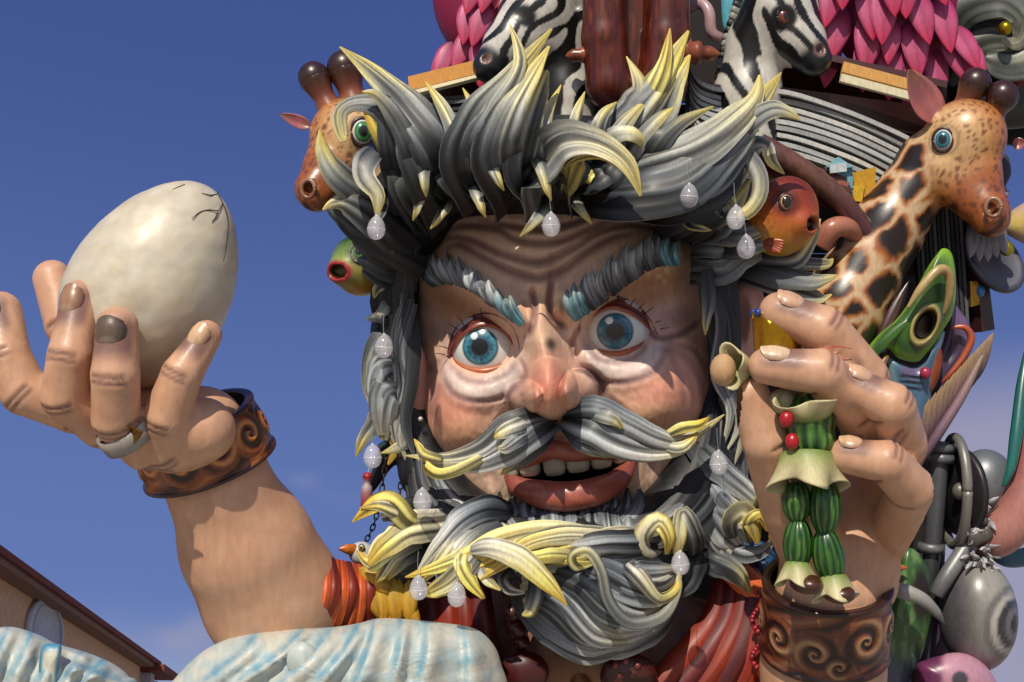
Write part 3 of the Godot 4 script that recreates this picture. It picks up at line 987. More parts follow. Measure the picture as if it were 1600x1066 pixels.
	for p in [[794, 734, 30], [826, 718, 56], [862, 703, 70], [893, 707, 72], [940, 706, 62], [990, 716, 30]]: uq.append(P(p[0], p[1], face_base(p[0], p[1]) + p[2] - 40.0))
	tube(ub, uq, [5, 12, 15, 15, 13, 5], lipc, 18, 36, 0.95)
	put("upper_lip", ub, M.gloss, giant)
	for t in [[828, 725, 32, 26, -6], [866, 722, 34, 30, -8], [902, 717, 36, 30, -8], [938, 712, 33, 28, -9], [966, 706, 24, 24, -10], [802, 731, 20, 20, -4]]:
		var tb := MB.new()
		var bs := Basis(Vector3(0, 0, 1), deg_to_rad(-t[4])) * Basis(Vector3.UP, (t[0] - 888) * 0.004)
		tb.box(P(t[0], t[1] + 2, face_base(t[0], t[1]) - 6 + 12.0 * (1.0 - pow((t[0] - 888) / 100.0, 2.0))), Vector3(t[2], t[3] + 8, 26), bs, c("b3aca2"), 9.0)
		put("tooth", tb, M.gloss, giant)
	var er := MB.new()
	er.ell(P(657, 655, 40), Vector3(4, 4, 4), Basis.IDENTITY, c("c9c9c9"), 10)
	put("earring", er, M.metal, giant)

func build_brows() -> void:
	TONES.brow = [c("3d454e"), c("757d84"), c("a0a5a7"), c("c4c5c1")]
	TONES.browblue = [c("4f8797"), c("5f97a6"), c("7f969c"), c("a3a49e")]
	TONES.browdark = [c("333a42"), c("5a636b"), c("8a9197"), c("b0b4b5")]
	var paths := [[[664, 438], [690, 434], [722, 444], [760, 470], [806, 504]], [[888, 492], [930, 464], [972, 432], [1012, 408], [1052, 404]]]
	for s in 2:
		var q := curve(PackedVector3Array(paths[s].map(func(p): return Vector3(p[0], p[1], 0))), 40)
		var n := 18
		for i in n:
			var t := (i + 0.5) / n
			var p := q[int(t * 39)]
			var inner := t if s == 0 else 1.0 - t
			var h := lerpf(24.0, 32.0, sin(t * PI)) + 7.0 * sin(i * 2.3) + (9.0 if s == 1 else 2.0)
			var lean := (-16.0 + 10.0 * t) if s == 0 else (-10.0 + 30.0 * t)
			var bx := p.x + (4.0 if s == 0 else 4.0)
			var pts := []
			for k in 4:
				var a := k / 3.0
				var xx := bx + 13.0 * (1.0 - a) * (1.0 if s == 0 else 0.6) - 8.0 * sin(a * PI) * (1.0 if s == 0 else 0.9) + lean * a * a + 3.0 * sin(i * 1.3) * a
				var yy := p.y + 7.0 - (h + 12.0) * a
				var up := 6.0 + 13.0 * sin(a * PI * 0.8) + 6.0 * a
				pts.append([xx, yy, face_base(xx, yy) + face.get_h(xx, yy) + up])
			var tone := "brow" if i % 3 else "browdark"
			if inner > 0.84 or (s == 1 and t > 0.86): tone = "browblue"
			lock(giant, "eyebrow_tuft", pts, [7, 10, 8, 0.8], tone, {"n": 12, "m": 7, "flutes": 1.0, "arch": 0.7, "thick": 4.0, "groove": 0.05, "streak": 0.8})
# ---------- hair
func bundle(called: String, a: Array, b: Array, n: int, w: Array, tone: String, jit: float, opt := {}) -> void:
	for i in n:
		var t := (i + 0.5) / n if n > 1 else 0.5
		var pts := []
		for k in a.size():
			var g := 0.35 + 0.65 * float(k) / (a.size() - 1)
			pts.append([lerpf(a[k][0], b[k][0], t) + rng.randf_range(-jit, jit) * g, lerpf(a[k][1], b[k][1], t) + rng.randf_range(-jit, jit) * g, lerpf(a[k][2], b[k][2], t) + rng.randf_range(-jit, jit) * 0.6])
		var f := rng.randf_range(0.8, 1.2)
		lock(giant, called, pts, w.map(func(x): return x * f), tone, opt)
func hook(x: float, y: float, x2: float, y2: float, z: float, w := 9.0) -> void:
	lock(giant, "hair_lock", [[x + (x - x2) * 0.2, y - 34, z - 20], [x + (x - x2) * 0.25, y - 14, z + 4], [x, y, z + 20], [lerpf(x, x2, 0.5), lerpf(y, y2, 0.55), z + 26], [x2, y2, z + 20]], [w * 0.8, w * 1.2, w * 1.1, w * 0.75, 0.8], "tip", {"inner": "yellow", "n": 14, "flutes": 1.0})
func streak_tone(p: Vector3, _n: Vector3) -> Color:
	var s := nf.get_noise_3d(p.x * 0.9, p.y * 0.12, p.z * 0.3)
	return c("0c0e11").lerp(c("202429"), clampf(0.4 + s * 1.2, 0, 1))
func hair_masses() -> void:
	marks = []
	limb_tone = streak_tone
	var b := MB.new()
	var f := Field.new(P(520, 470, -330), P(1330, 120, 190), 8.0)
	f.ell(P(872, 284, -110), Vector3(272, 105, 200), Basis.IDENTITY, 10)
	f.cap(P(650, 318, 50), P(760, 268, 95), 34, 42, 20)
	f.cap(P(760, 268, 95), P(960, 266, 100), 42, 42, 20)
	f.cap(P(960, 266, 100), P(1098, 316, 55), 42, 36, 20)
	f.ell(P(640, 330, -40), Vector3(70, 80, 90), Basis.IDENTITY, 30)
	f.ell(P(1130, 350, -50), Vector3(80, 70, 90), Basis.IDENTITY, 30)
	f.mesh(b, paint_limb)
	put("hair_mass", b, M.hair, giant)
	# side whiskers and beard core, like a thick collar under the mouth
	b = MB.new()
	f = Field.new(P(540, 1030, -220), P(1240, 380, 230), 8.0)
	f.chain(PA([[622, 420, -70], [618, 520, -60], [634, 640, -30], [668, 740, 10], [735, 818, 60], [830, 850, 92], [905, 852, 98], [1000, 838, 80], [1075, 770, 40], [1110, 660, -10], [1118, 540, -50], [1112, 420, -60]]), [34, 36, 38, 40, 46, 44, 44, 46, 44, 38, 32, 36], 10, 20)
	f.chain(PA([[840, 870, 80], [900, 925, 95], [985, 950, 90]]), [60, 66, 44], 20, 20)
	f.mesh(b, paint_limb)
	put("beard_mass", b, M.hair, giant)

func build_hair() -> void:
	TONES.dark = [c("0f1115"), c("1b1f24"), c("2d3238"), c("464c52"), c("61666a")]  # dark hair, its root end deepened so shade is in the colour
	TONES.tip = [c("16191d"), c("2d3238"), c("565c62"), c("8d9088"), c("c4ba80"), c("d2bd55")]
	TONES.grey = [c("1f2329"), c("454b53"), c("777e85"), c("989c9c"), c("b5b190")]
	TONES.pale = [c("353b42"), c("6a7075"), c("a5a69c"), c("cbc496"), c("d0bb5c")]
	TONES.yellow = [c("8a8660"), c("c0b670"), c("d4c468"), c("d2b650"), c("c9a23a")]
	TONES.white = [c("1c2128"), c("414951"), c("7c838a"), c("b1b4b3"), c("cfcbae")]
	TONES.spray = [c("1c2128"), c("555d65"), c("959b9f"), c("bcbebb"), c("d2ceb0"), c("d6c878")]
	TONES.ribbon = [c("cdbf6a"), c("c9bf86"), c("86877e"), c("5e6466"), c("8b8d86"), c("bdb993")]
	TONES.cream = [c("63666a"), c("aeab9d"), c("d2caa0"), c("d8c56e"), c("cfae44")]
	hair_masses()
	var H := "hair_lock"
	var g := giant
	var big := {"n": 32, "m": 21, "flutes": 4.0, "inner": "yellow", "arch": 0.22, "groove": 0.06}
	var mid := {"n": 24, "m": 15, "flutes": 2.5, "inner": "yellow", "arch": 0.24}
	var thin := {"n": 18, "m": 9, "flutes": 2.0, "inner": "yellow"}
	# --- filler strands combed up from the forehead
	bundle(H, [[650, 352, 60], [622, 300, 130], [604, 232, 120], [600, 190, 60]], [[790, 338, 100], [770, 272, 165], [752, 214, 130], [750, 180, 60]], 8, [20, 26, 20, 6], "dark", 8, mid)
	bundle(H, [[790, 340, 100], [790, 280, 170], [830, 220, 140], [860, 190, 60]], [[960, 338, 100], [985, 290, 165], [1020, 240, 130], [1040, 205, 60]], 9, [20, 26, 20, 6], "dark", 8, mid)
	bundle(H, [[950, 338, 100], [1010, 310, 150], [1070, 280, 130], [1120, 250, 80]], [[1085, 372, 50], [1130, 340, 90], [1170, 310, 80], [1210, 290, 40]], 8, [18, 24, 18, 5], "dark", 8, mid)
	# --- left wing
	lock(g, H, [[706, 345, 80], [690, 250, 165], [642, 172, 165], [588, 118, 130], [531, 73, 100]], [40, 44, 34, 17, 1.5], "tip", big)
	lock(g, H, [[640, 330, 70], [628, 240, 150], [604, 172, 160], [560, 160, 160], [532, 176, 160], [536, 214, 165], [543, 214, 168]], [34, 36, 24, 14, 13, 8, 1], "tip", mid)
	lock(g, H, [[672, 330, 85], [650, 250, 168], [622, 190, 175], [590, 150, 175], [566, 143, 175]], [24, 24, 16, 9, 1], "tip", thin)
	lock(g, H, [[640, 300, 90], [612, 240, 140], [588, 200, 160], [566, 158, 160]], [20, 18, 13, 2], "yellow", thin)
	lock(g, H, [[620, 370, 40], [575, 312, 90], [530, 276, 120], [506, 240, 125], [499, 202, 125]], [30, 30, 24, 13, 1], "tip", mid)
	lock(g, H, [[600, 226, 120], [575, 246, 160], [570, 276, 172], [590, 306, 175], [588, 340, 172]], [15, 20, 17, 12, 2], "pale", thin)
	lock(g, H, [[650, 400, 30], [590, 350, 90], [545, 318, 110], [520, 318, 115], [504, 328, 118]], [26, 28, 20, 8, 1], "tip", mid)
	lock(g, H, [[660, 420, 20], [610, 390, 60], [560, 360, 80], [525, 335, 85], [508, 322, 90]], [22, 24, 20, 9, 1], "dark", mid)
	lock(g, H, [[690, 350, 85], [662, 290, 160], [640, 230, 170], [634, 205, 150]], [26, 28, 22, 10], "dark", mid)
	bundle(H, [[650, 380, 30], [600, 360, 70], [560, 345, 90], [540, 340, 90]], [[650, 450, -10], [610, 450, 10], [590, 440, 20], [575, 425, 20]], 5, [16, 18, 13, 4], "dark", 6, thin)
	# --- tall front quiff in three prongs
	lock(g, H, [[745, 340, 105], [728, 262, 175], [748, 188, 200], [800, 118, 200], [862, 45, 175]], [38, 46, 36, 17, 2], "tip", big)
	lock(g, H, [[790, 345, 108], [775, 262, 190], [790, 190, 215], [822, 130, 208], [858, 72, 190]], [38, 42, 30, 17, 2], "tip", big)
	lock(g, H, [[762, 320, 110], [752, 240, 192], [776, 170, 208], [812, 100, 205], [796, 36, 190]], [30, 34, 22, 11, 1], "tip", mid)
	lock(g, H, [[820, 345, 105], [810, 280, 175], [822, 210, 195], [842, 150, 190], [856, 110, 182]], [26, 30, 22, 14, 3], "tip", mid)
	# --- curl falling to the right over the forehead
	lock(g, H, [[846, 345, 108], [842, 272, 175], [874, 222, 215], [930, 222, 232], [978, 254, 238], [1001, 306, 232]], [42, 46, 34, 22, 14, 2], "pale", {"n": 32, "m": 21, "flutes": 4.0, "inner": "pale"})
	lock(g, H, [[884, 345, 108], [880, 285, 180], [900, 235, 205], [940, 226, 222], [975, 246, 228]], [30, 34, 26, 14, 3], "tip", mid)
	lock(g, H, [[880, 262, 196], [905, 244, 212], [944, 242, 226], [982, 270, 232], [998, 302, 230]], [3, 8, 8, 6, 1], "yellow", thin)
	# --- right of centre, fan with prongs
	lock(g, H, [[950, 330, 90], [962, 232, 150], [998, 172, 152], [1030, 130, 145], [1076, 48, 120]], [38, 44, 36, 24, 2], "tip", big)
	lock(g, H, [[935, 300, 80], [966, 220, 140], [990, 170, 150], [1000, 130, 150], [979, 88, 140]], [24, 26, 20, 12, 1], "tip", mid)
	lock(g, H, [[985, 320, 80], [1006, 230, 135], [1034, 170, 140], [1058, 120, 135], [1078, 86, 125]], [26, 30, 26, 15, 2], "tip", mid)
	lock(g, H, [[1000, 180, 148], [1026, 130, 150], [1040, 90, 145], [1047, 44, 138]], [16, 15, 10, 1], "yellow", thin)
	lock(g, H, [[940, 245, 160], [955, 215, 185], [985, 208, 190], [1005, 222, 180]], [12, 14, 13, 8], "pale", thin)
	# --- the long sweep to the right
	lock(g, H, [[905, 340, 110], [980, 316, 185], [1070, 286, 195], [1140, 222, 165], [1190, 158, 140], [1221, 113, 125]], [36, 44, 40, 30, 15, 1], "tip", big)
	lock(g, H, [[930, 300, 100], [1005, 262, 175], [1085, 234, 185], [1150, 188, 165], [1182, 150, 150], [1187, 117, 140]], [30, 38, 36, 24, 12, 2], "pale", big)
	lock(g, H, [[960, 335, 105], [1030, 318, 160], [1100, 288, 165], [1150, 246, 150], [1178, 214, 140]], [30, 34, 28, 18, 4], "grey", big)
	lock(g, H, [[985, 352, 95], [1040, 338, 140], [1100, 312, 145], [1140, 288, 135], [1160, 262, 130]], [24, 28, 24, 16, 4], "dark", mid)
	lock(g, H, [[1110, 270, 130], [1156, 206, 155], [1200, 172, 155], [1230, 174, 148], [1252, 189, 142]], [14, 20, 16, 9, 1], "pale", thin)
	lock(g, H, [[1045, 300, 130], [1085, 280, 170], [1110, 270, 172], [1135, 268, 168]], [9, 14, 9, 1], "yellow", thin)
	lock(g, H, [[1020, 318, 130], [1060, 290, 172], [1090, 286, 172], [1112, 292, 168]], [8, 11, 8, 1], "tip", thin)
	lock(g, H, [[1096, 296, 110], [1150, 244, 140], [1182, 262, 150], [1188, 300, 150], [1168, 332, 148], [1140, 336, 146]], [12, 17, 14, 13, 11, 1], "pale", thin)
	lock(g, H, [[1120, 300, 90], [1165, 236, 118], [1195, 226, 118], [1206, 252, 118], [1226, 272, 115]], [14, 17, 12, 9, 1], "pale", thin)
	lock(g, H, [[1060, 350, 90], [1100, 318, 125], [1132, 305, 130], [1146, 318, 130], [1148, 330, 128]], [14, 18, 12, 7, 1], "tip", thin)
	lock(g, H, [[1090, 300, 80], [1140, 260, 110], [1172, 230, 110], [1192, 205, 100]], [24, 24, 18, 3], "grey", mid)
	bundle(H, [[720, 300, 110], [700, 230, 180], [676, 170, 185], [650, 132, 160]], [[1010, 300, 110], [1040, 240, 175], [1080, 200, 180], [1130, 160, 150]], 10, [12, 17, 11, 1], "tip", 14, thin)
	bundle(H, [[1070, 320, 80], [1110, 270, 120], [1150, 230, 120], [1180, 180, 110]], [[1090, 380, 50], [1120, 372, 90], [1150, 350, 90], [1172, 320, 80]], 5, [12, 18, 12, 1], "tip", 9, thin)
	# --- right side, swept back past the ear
	bundle(H, [[1085, 360, 50], [1118, 364, 75], [1146, 360, 65], [1170, 352, 40]], [[1085, 430, 20], [1130, 428, 60], [1165, 412, 60], [1195, 400, 30]], 6, [20, 25, 20, 6], "grey", 6, mid)
	lock(g, H, [[1100, 360, 60], [1140, 368, 90], [1180, 362, 90], [1212, 346, 80]], [16, 20, 12, 1], "tip", thin)
	lock(g, H, [[1110, 390, 60], [1150, 392, 90], [1190, 384, 92], [1215, 380, 86]], [14, 16, 10, 1], "tip", thin)
	lock(g, H, [[1150, 410, 20], [1210, 430, 50], [1260, 440, 60], [1290, 436, 60], [1308, 430, 58]], [18, 20, 15, 8, 1], "tip", thin)
	lock(g, H, [[1140, 400, 20], [1200, 410, 40], [1244, 408, 50], [1268, 376, 50], [1282, 342, 45]], [15, 18, 13, 9, 1], "tip", thin)
	lock(g, H, [[1160, 430, 10], [1220, 448, 40], [1260, 462, 50], [1282, 466, 50], [1300, 460, 48]], [14, 16, 13, 8, 1], "pale", thin)
	lock(g, H, [[1150, 390, 20], [1210, 396, 40], [1250, 410, 45], [1290, 412, 40], [1302, 404, 38]], [12, 15, 12, 8, 1], "tip", thin)
	# strands in front of the right ear down to the whiskers
	bundle(H, [[1096, 372, 50], [1110, 460, 45], [1122, 560, 30], [1136, 660, 25], [1134, 760, 40]], [[1138, 400, 30], [1142, 470, 40], [1154, 570, 20], [1160, 680, 15], [1166, 790, 30]], 7, [12, 15, 12, 14, 2], "dark", 10, mid)
	bundle(H, [[1100, 430, 60], [1122, 500, 66], [1116, 580, 50], [1136, 640, 44], [1122, 700, 50]], [[1130, 440, 50], [1150, 520, 50], [1144, 600, 36], [1168, 670, 30], [1150, 730, 40]], 3, [5, 9, 8, 7, 1], "grey", 7, thin)
	lock(g, H, [[1105, 420, 70], [1108, 470, 75], [1104, 500, 70], [1102, 524, 66]], [9, 11, 7, 1], "tip", thin)
	# left whiskers
	bundle(H, [[640, 380, 40], [632, 450, 30], [638, 540, 15], [640, 640, 10], [656, 730, 30]], [[612, 400, 0], [592, 470, 0], [606, 540, -10], [618, 640, -10], [632, 740, 10]], 6, [12, 15, 12, 13, 2], "dark", 9, mid)
	bundle(H, [[632, 450, 30], [612, 520, 30], [622, 590, 24], [604, 650, 24], [618, 700, 20]], [[650, 480, 40], [636, 550, 44], [646, 620, 40], [628, 680, 36], [640, 730, 36]], 3, [5, 8, 8, 7, 1], "grey", 6, thin)
	lock(g, H, [[636, 470, 20], [646, 530, 40], [642, 600, 50], [634, 660, 55], [648, 716, 55]], [9, 13, 11, 9, 2], "dark", mid)
	# left outer curls
	bundle(H, [[626, 560, 0], [596, 560, 20], [585, 600, 30], [594, 660, 20]], [[640, 640, 0], [615, 620, 30], [602, 650, 35], [600, 690, 20]], 5, [12, 19, 17, 6], "grey", 6, mid)
	lock(g, H, [[626, 505, -10], [592, 524, 0], [574, 564, 6], [576, 610, 6], [592, 650, 0]], [11, 12, 9, 9, 5], "tip", mid)
	lock(g, H, [[622, 440, -10], [604, 440, 10], [590, 452, 10], [584, 466, 8]], [10, 12, 8, 1], "tip", thin)
	lock(g, H, [[622, 470, -10], [606, 478, 10], [594, 492, 10], [592, 500, 8]], [10, 12, 8, 1], "tip", thin)
	lock(g, H, [[618, 500, -10], [600, 496, 10], [584, 496, 10], [570, 500, 8]], [9, 11, 8, 1], "dark", thin)
	lock(g, H, [[622, 400, 0], [600, 410, 20], [588, 414, 20], [580, 424, 18]], [10, 11, 8, 1], "yellow", thin)
	lock(g, H, [[636, 640, 0], [602, 648, 20], [580, 670, 22], [566, 690, 20], [556, 714, 16]], [11, 17, 14, 9, 1], "tip", thin)
	lock(g, H, [[630, 630, -10], [600, 630, 5], [584, 648, 8], [571, 664, 8]], [9, 12, 9, 1], "tip", thin)
	lock(g, H, [[660, 690, 10], [640, 690, 30], [620, 700, 36], [596, 708, 36]], [8, 12, 8, 1], "tip", thin)
	lock(g, H, [[625, 650, 0], [612, 672, 15], [618, 700, 15], [606, 726, 10]], [9, 11, 8, 2], "yellow", thin)
	# hooked yellow ends standing off the hair mass
	hook(730, 226, 706, 250, 150, 12)
	hook(770, 262, 788, 298, 170, 9)
	hook(662, 268, 666, 308, 150, 9)
	hook(656, 308, 645, 345, 130, 8)
	hook(744, 300, 759, 340, 150, 9)
	hook(846, 262, 862, 314, 170, 10)
	hook(846, 332, 812, 370, 150, 9)
	hook(902, 318, 925, 350, 140, 8)
	hook(694, 326, 672, 358, 120, 8)
	hook(1080, 352, 1112, 360, 110, 8)
	hook(596, 330, 584, 352, 150, 7)

func build_beard() -> void:
	var H := "beard_lock"
	var g := giant
	var big := {"n": 32, "m": 21, "flutes": 4.0, "inner": "yellow", "arch": 0.24, "groove": 0.06}
	var mid := {"n": 24, "m": 15, "flutes": 2.5, "inner": "yellow", "arch": 0.26}
	var thin := {"n": 18, "m": 9, "flutes": 2.0, "inner": "yellow"}
	# dark hanks falling from the cheeks and round the mouth
	bundle(H, [[652, 680, 30], [672, 756, 80], [726, 812, 120], [800, 842, 142]], [[634, 740, 20], [660, 800, 72], [706, 842, 108], [770, 866, 132]], 7, [4, 17, 18, 5], "dark", 5, mid)
	bundle(H, [[672, 716, 60], [700, 770, 96], [748, 806, 122], [806, 828, 136]], [[664, 720, 50], [684, 780, 96], [738, 824, 126], [800, 846, 142]], 3, [3, 11, 11, 2], "white", 5, mid)
	bundle(H, [[1112, 630, 30], [1092, 740, 92], [1034, 806, 128], [962, 842, 146]], [[1146, 690, 30], [1126, 790, 86], [1074, 846, 116], [1010, 870, 132]], 8, [4, 18, 19, 5], "dark", 5, mid)
	bundle(H, [[1090, 720, 70], [1060, 780, 112], [1010, 820, 138], [950, 836, 146]], [[1126, 740, 60], [1100, 800, 106], [1050, 850, 130], [1000, 866, 138]], 4, [3, 11, 12, 2], "white", 6, mid)
	bundle(H, [[770, 770, 76], [772, 800, 104], [790, 826, 124], [820, 850, 140]], [[1010, 762, 76], [1008, 796, 104], [985, 824, 124], [960, 850, 138]], 12, [2, 12, 12, 5], "grey", 4, thin)
	bundle(H, [[820, 792, 84], [824, 812, 118], [818, 832, 132], [812, 850, 138]], [[985, 780, 84], [988, 806, 118], [990, 830, 132], [985, 850, 138]], 11, [5, 9, 9, 4], "white", 3, thin)
	# the great sheaf blown to the left
	lock(g, H, [[1020, 856, 112], [960, 852, 152], [905, 842, 178], [840, 838, 200], [776, 854, 216], [728, 880, 222], [688, 912, 215]], [16, 20, 22, 24, 25, 20, 4], "cream", big)
	lock(g, H, [[800, 800, 110], [760, 796, 150], [722, 814, 186], [690, 848, 200], [650, 898, 195]], [14, 24, 22, 14, 2], "white", big)
	lock(g, H, [[742, 858, 205], [720, 872, 226], [690, 884, 226], [660, 894, 222], [633, 902, 216]], [13, 15, 11, 7, 1], "yellow", thin)
	lock(g, H, [[752, 852, 206], [726, 884, 232], [702, 908, 230], [680, 922, 224], [664, 930, 218]], [16, 20, 18, 14, 3], "cream", mid)
	lock(g, H, [[728, 858, 215], [722, 882, 236], [736, 910, 236], [752, 930, 232], [758, 935, 228]], [10, 14, 11, 5, 1], "yellow", thin)
	lock(g, H, [[766, 850, 200], [752, 880, 222], [762, 906, 226], [782, 922, 222]], [9, 12, 9, 2], "pale", thin)
	lock(g, H, [[736, 860, 226], [768, 856, 242], [812, 872, 246], [852, 908, 246], [886, 946, 238]], [8, 17, 20, 15, 1], "cream", mid)
	lock(g, H, [[1030, 852, 106], [980, 842, 158], [930, 850, 190], [880, 866, 212], [812, 868, 222]], [14, 20, 20, 18, 4], "cream", big)
	lock(g, H, [[1060, 846, 100], [1000, 846, 160], [950, 846, 188], [905, 852, 202], [870, 850, 210]], [12, 20, 18, 14, 3], "white", big)
	lock(g, H, [[900, 870, 206], [862, 868, 228], [830, 872, 236], [806, 868, 234]], [10, 12, 10, 2], "yellow", thin)
	bundle(H, [[1010, 846, 120], [940, 840, 166], [860, 838, 196], [790, 854, 216], [720, 888, 222]], [[1020, 852, 120], [950, 846, 176], [880, 848, 204], [820, 862, 224], [752, 908, 232]], 4, [8, 16, 17, 14, 1], "cream", 5, mid)
	bundle(H, [[760, 800, 120], [720, 826, 180], [690, 866, 205], [655, 904, 200]], [[790, 830, 150], [752, 850, 206], [720, 886, 228], [690, 928, 222]], 4, [9, 13, 11, 1], "pale", 5, thin)
	bundle(H, [[640, 836, 130], [600, 846, 150], [572, 868, 152], [552, 850, 148]], [[660, 850, 120], [624, 872, 140], [600, 900, 140], [588, 925, 132]], 3, [8, 13, 10, 1], "cream", 5, thin)
	# dark lower swirl turning under
	bundle(H, [[1066, 850, 90], [1000, 868, 160], [930, 880, 188], [868, 888, 190], [812, 902, 180]], [[1060, 905, 80], [1000, 900, 150], [930, 912, 172], [870, 930, 172], [826, 962, 160]], 4, [16, 26, 26, 22, 6], "grey", 4, big)
	bundle(H, [[800, 896, 150], [838, 906, 180], [884, 930, 190], [930, 980, 182], [990, 996, 150]], [[806, 935, 130], [836, 962, 150], [870, 990, 156], [920, 1012, 150], [985, 1002, 130]], 6, [10, 22, 26, 24, 6], "grey", 4, big)
	bundle(H, [[850, 890, 185], [900, 910, 196], [950, 950, 192], [1000, 968, 170], [1056, 930, 120]], [[900, 880, 186], [950, 890, 196], [1000, 910, 180], [1040, 910, 150], [1062, 880, 110]], 4, [12, 22, 24, 18, 6], "grey", 4, big)
	bundle(H, [[1062, 900, 90], [1040, 940, 140], [1000, 968, 160], [940, 985, 165]], [[1056, 930, 70], [1020, 985, 120], [970, 1012, 130], [905, 1022, 130]], 4, [10, 24, 26, 10], "grey", 4, big)
	# the ribbon edge making an S along the chin
	lock(g, H, [[926, 880, 200], [900, 884, 226], [896, 868, 240], [920, 862, 244], [940, 892, 242], [952, 940, 232], [985, 974, 216], [1034, 964, 186], [1058, 926, 150], [1058, 892, 130]], [4, 9, 8, 9, 9, 10, 10, 9, 6, 2], "ribbon", {"n": 46, "m": 9, "flutes": 1.0, "inner": "grey"})
	lock(g, H, [[980, 884, 190], [1000, 902, 204], [1030, 936, 186], [1058, 922, 150], [1062, 896, 128]], [14, 14, 10, 8, 2], "cream", mid)
	lock(g, H, [[975, 892, 192], [1000, 890, 198], [1030, 890, 180], [1056, 888, 140]], [10, 14, 12, 4], "white", mid)
	lock(g, H, [[838, 900, 190], [836, 930, 200], [828, 955, 200], [816, 962, 196]], [12, 14, 11, 2], "tip", thin)
	lock(g, H, [[800, 890, 190], [786, 905, 206], [796, 922, 206], [820, 926, 204]], [8, 9, 8, 2], "white", thin)
	# left pale hanks
	lock(g, H, [[742, 800, 80], [690, 818, 120], [642, 826, 150], [604, 852, 160], [576, 882, 152]], [16, 26, 26, 19, 5], "cream", big)
	lock(g, H, [[672, 824, 120], [640, 816, 150], [612, 786, 160], [584, 788, 162], [550, 816, 152]], [12, 18, 19, 14, 1], "yellow", mid)
	lock(g, H, [[640, 812, 140], [620, 800, 160], [592, 790, 166], [562, 794, 160]], [9, 13, 9, 1], "cream", thin)
	lock(g, H, [[690, 800, 70], [650, 800, 100], [620, 800, 116], [596, 810, 118]], [20, 24, 18, 6], "dark", mid)
	lock(g, H, [[680, 846, 100], [644, 862, 125], [624, 880, 130], [606, 906, 124]], [13, 17, 12, 2], "tip", thin)
	lock(g, H, [[700, 850, 90], [664, 868, 110], [640, 880, 112], [628, 898, 110]], [18, 22, 16, 4], "dark", mid)
	# right knots and hanks
	bundle(H, [[1090, 720, 60], [1120, 760, 90], [1150, 780, 90], [1190, 812, 80]], [[1070, 780, 60], [1100, 830, 95], [1120, 862, 95], [1150, 890, 80]], 4, [3, 20, 20, 4], "white", 5, big)
	lock(g, H, [[1080, 690, 50], [1110, 720, 85], [1140, 746, 92], [1168, 770, 88], [1200, 800, 80]], [16, 24, 20, 16, 4], "white", big)
	lock(g, H, [[1040, 850, 120], [1014, 858, 150], [1008, 836, 166], [1030, 814, 170], [1046, 840, 168], [1042, 866, 158]], [8, 15, 18, 16, 13, 3], "cream", thin)
	lock(g, H, [[1086, 870, 100], [1088, 845, 140], [1078, 820, 152], [1066, 802, 150], [1062, 838, 160], [1058, 866, 150]], [10, 17, 16, 12, 12, 6], "pale", mid)
	lock(g, H, [[1090, 850, 90], [1088, 880, 110], [1080, 910, 110], [1062, 930, 100]], [16, 18, 14, 6], "dark", mid)
	lock(g, H, [[1148, 842, 90], [1142, 818, 118], [1160, 802, 126], [1176, 818, 126], [1184, 850, 116]], [8, 16, 19, 15, 3], "cream", thin)
	lock(g, H, [[1176, 846, 90], [1172, 818, 128], [1188, 806, 132], [1200, 830, 124]], [8, 12, 11, 2], "yellow", thin)
	lock(g, H, [[1180, 800, 80], [1192, 776, 105], [1206, 792, 112], [1210, 820, 108], [1204, 846, 98]], [6, 10, 9, 9, 3], "yellow", thin)
	lock(g, H, [[1096, 870, 80], [1120, 880, 100], [1150, 896, 100], [1172, 926, 90]], [18, 22, 17, 3], "tip", mid)
	lock(g, H, [[1130, 850, 80], [1160, 866, 96], [1190, 862, 96], [1210, 842, 90]], [12, 14, 11, 2], "grey", thin)
	# moustache: two sprays, several overlapping hanks each
	var MU := "moustache_lock"
	lock(g, MU, [[866, 650, 128], [828, 654, 172], [790, 672, 178], [750, 702, 160], [700, 716, 140], [634, 712, 130]], [14, 22, 22, 17, 10, 1], "spray", big)
	lock(g, MU, [[868, 658, 130], [836, 676, 176], [800, 704, 178], [752, 726, 158], [706, 726, 140], [652, 718, 132]], [14, 22, 20, 14, 8, 1], "spray", big)
	lock(g, MU, [[862, 664, 128], [842, 694, 166], [812, 718, 166], [794, 732, 160], [782, 742, 152]], [10, 15, 13, 7, 1], "tip", mid)
	lock(g, MU, [[850, 652, 140], [812, 664, 186], [784, 676, 190], [772, 684, 184]], [10, 14, 11, 2], "pale", thin)
	lock(g, MU, [[846, 664, 150], [812, 684, 192], [790, 700, 190], [778, 700, 184]], [9, 13, 10, 2], "spray", thin)
	lock(g, MU, [[760, 712, 160], [712, 736, 164], [682, 740, 156], [664, 726, 150], [690, 738, 150]], [7, 9, 9, 7, 1], "yellow", thin)
	lock(g, MU, [[690, 716, 145], [664, 708, 148], [654, 696, 146], [647, 686, 142]], [5, 7, 5, 1], "yellow", thin)
	lock(g, MU, [[880, 648, 132], [926, 640, 176], [976, 664, 178], [1030, 690, 158], [1070, 690, 140], [1132, 648, 122]], [14, 24, 25, 20, 11, 1], "spray", big)
	lock(g, MU, [[880, 656, 134], [920, 670, 180], [968, 694, 180], [1020, 706, 158], [1066, 700, 142], [1100, 672, 130]], [14, 24, 23, 16, 9, 1], "spray", big)
	lock(g, MU, [[884, 668, 134], [910, 690, 172], [940, 704, 174], [962, 708, 168], [978, 716, 160]], [9, 14, 11, 6, 1], "tip", mid)
	lock(g, MU, [[888, 672, 132], [904, 694, 160], [926, 706, 164], [944, 714, 158]], [7, 10, 7, 1], "tip", thin)
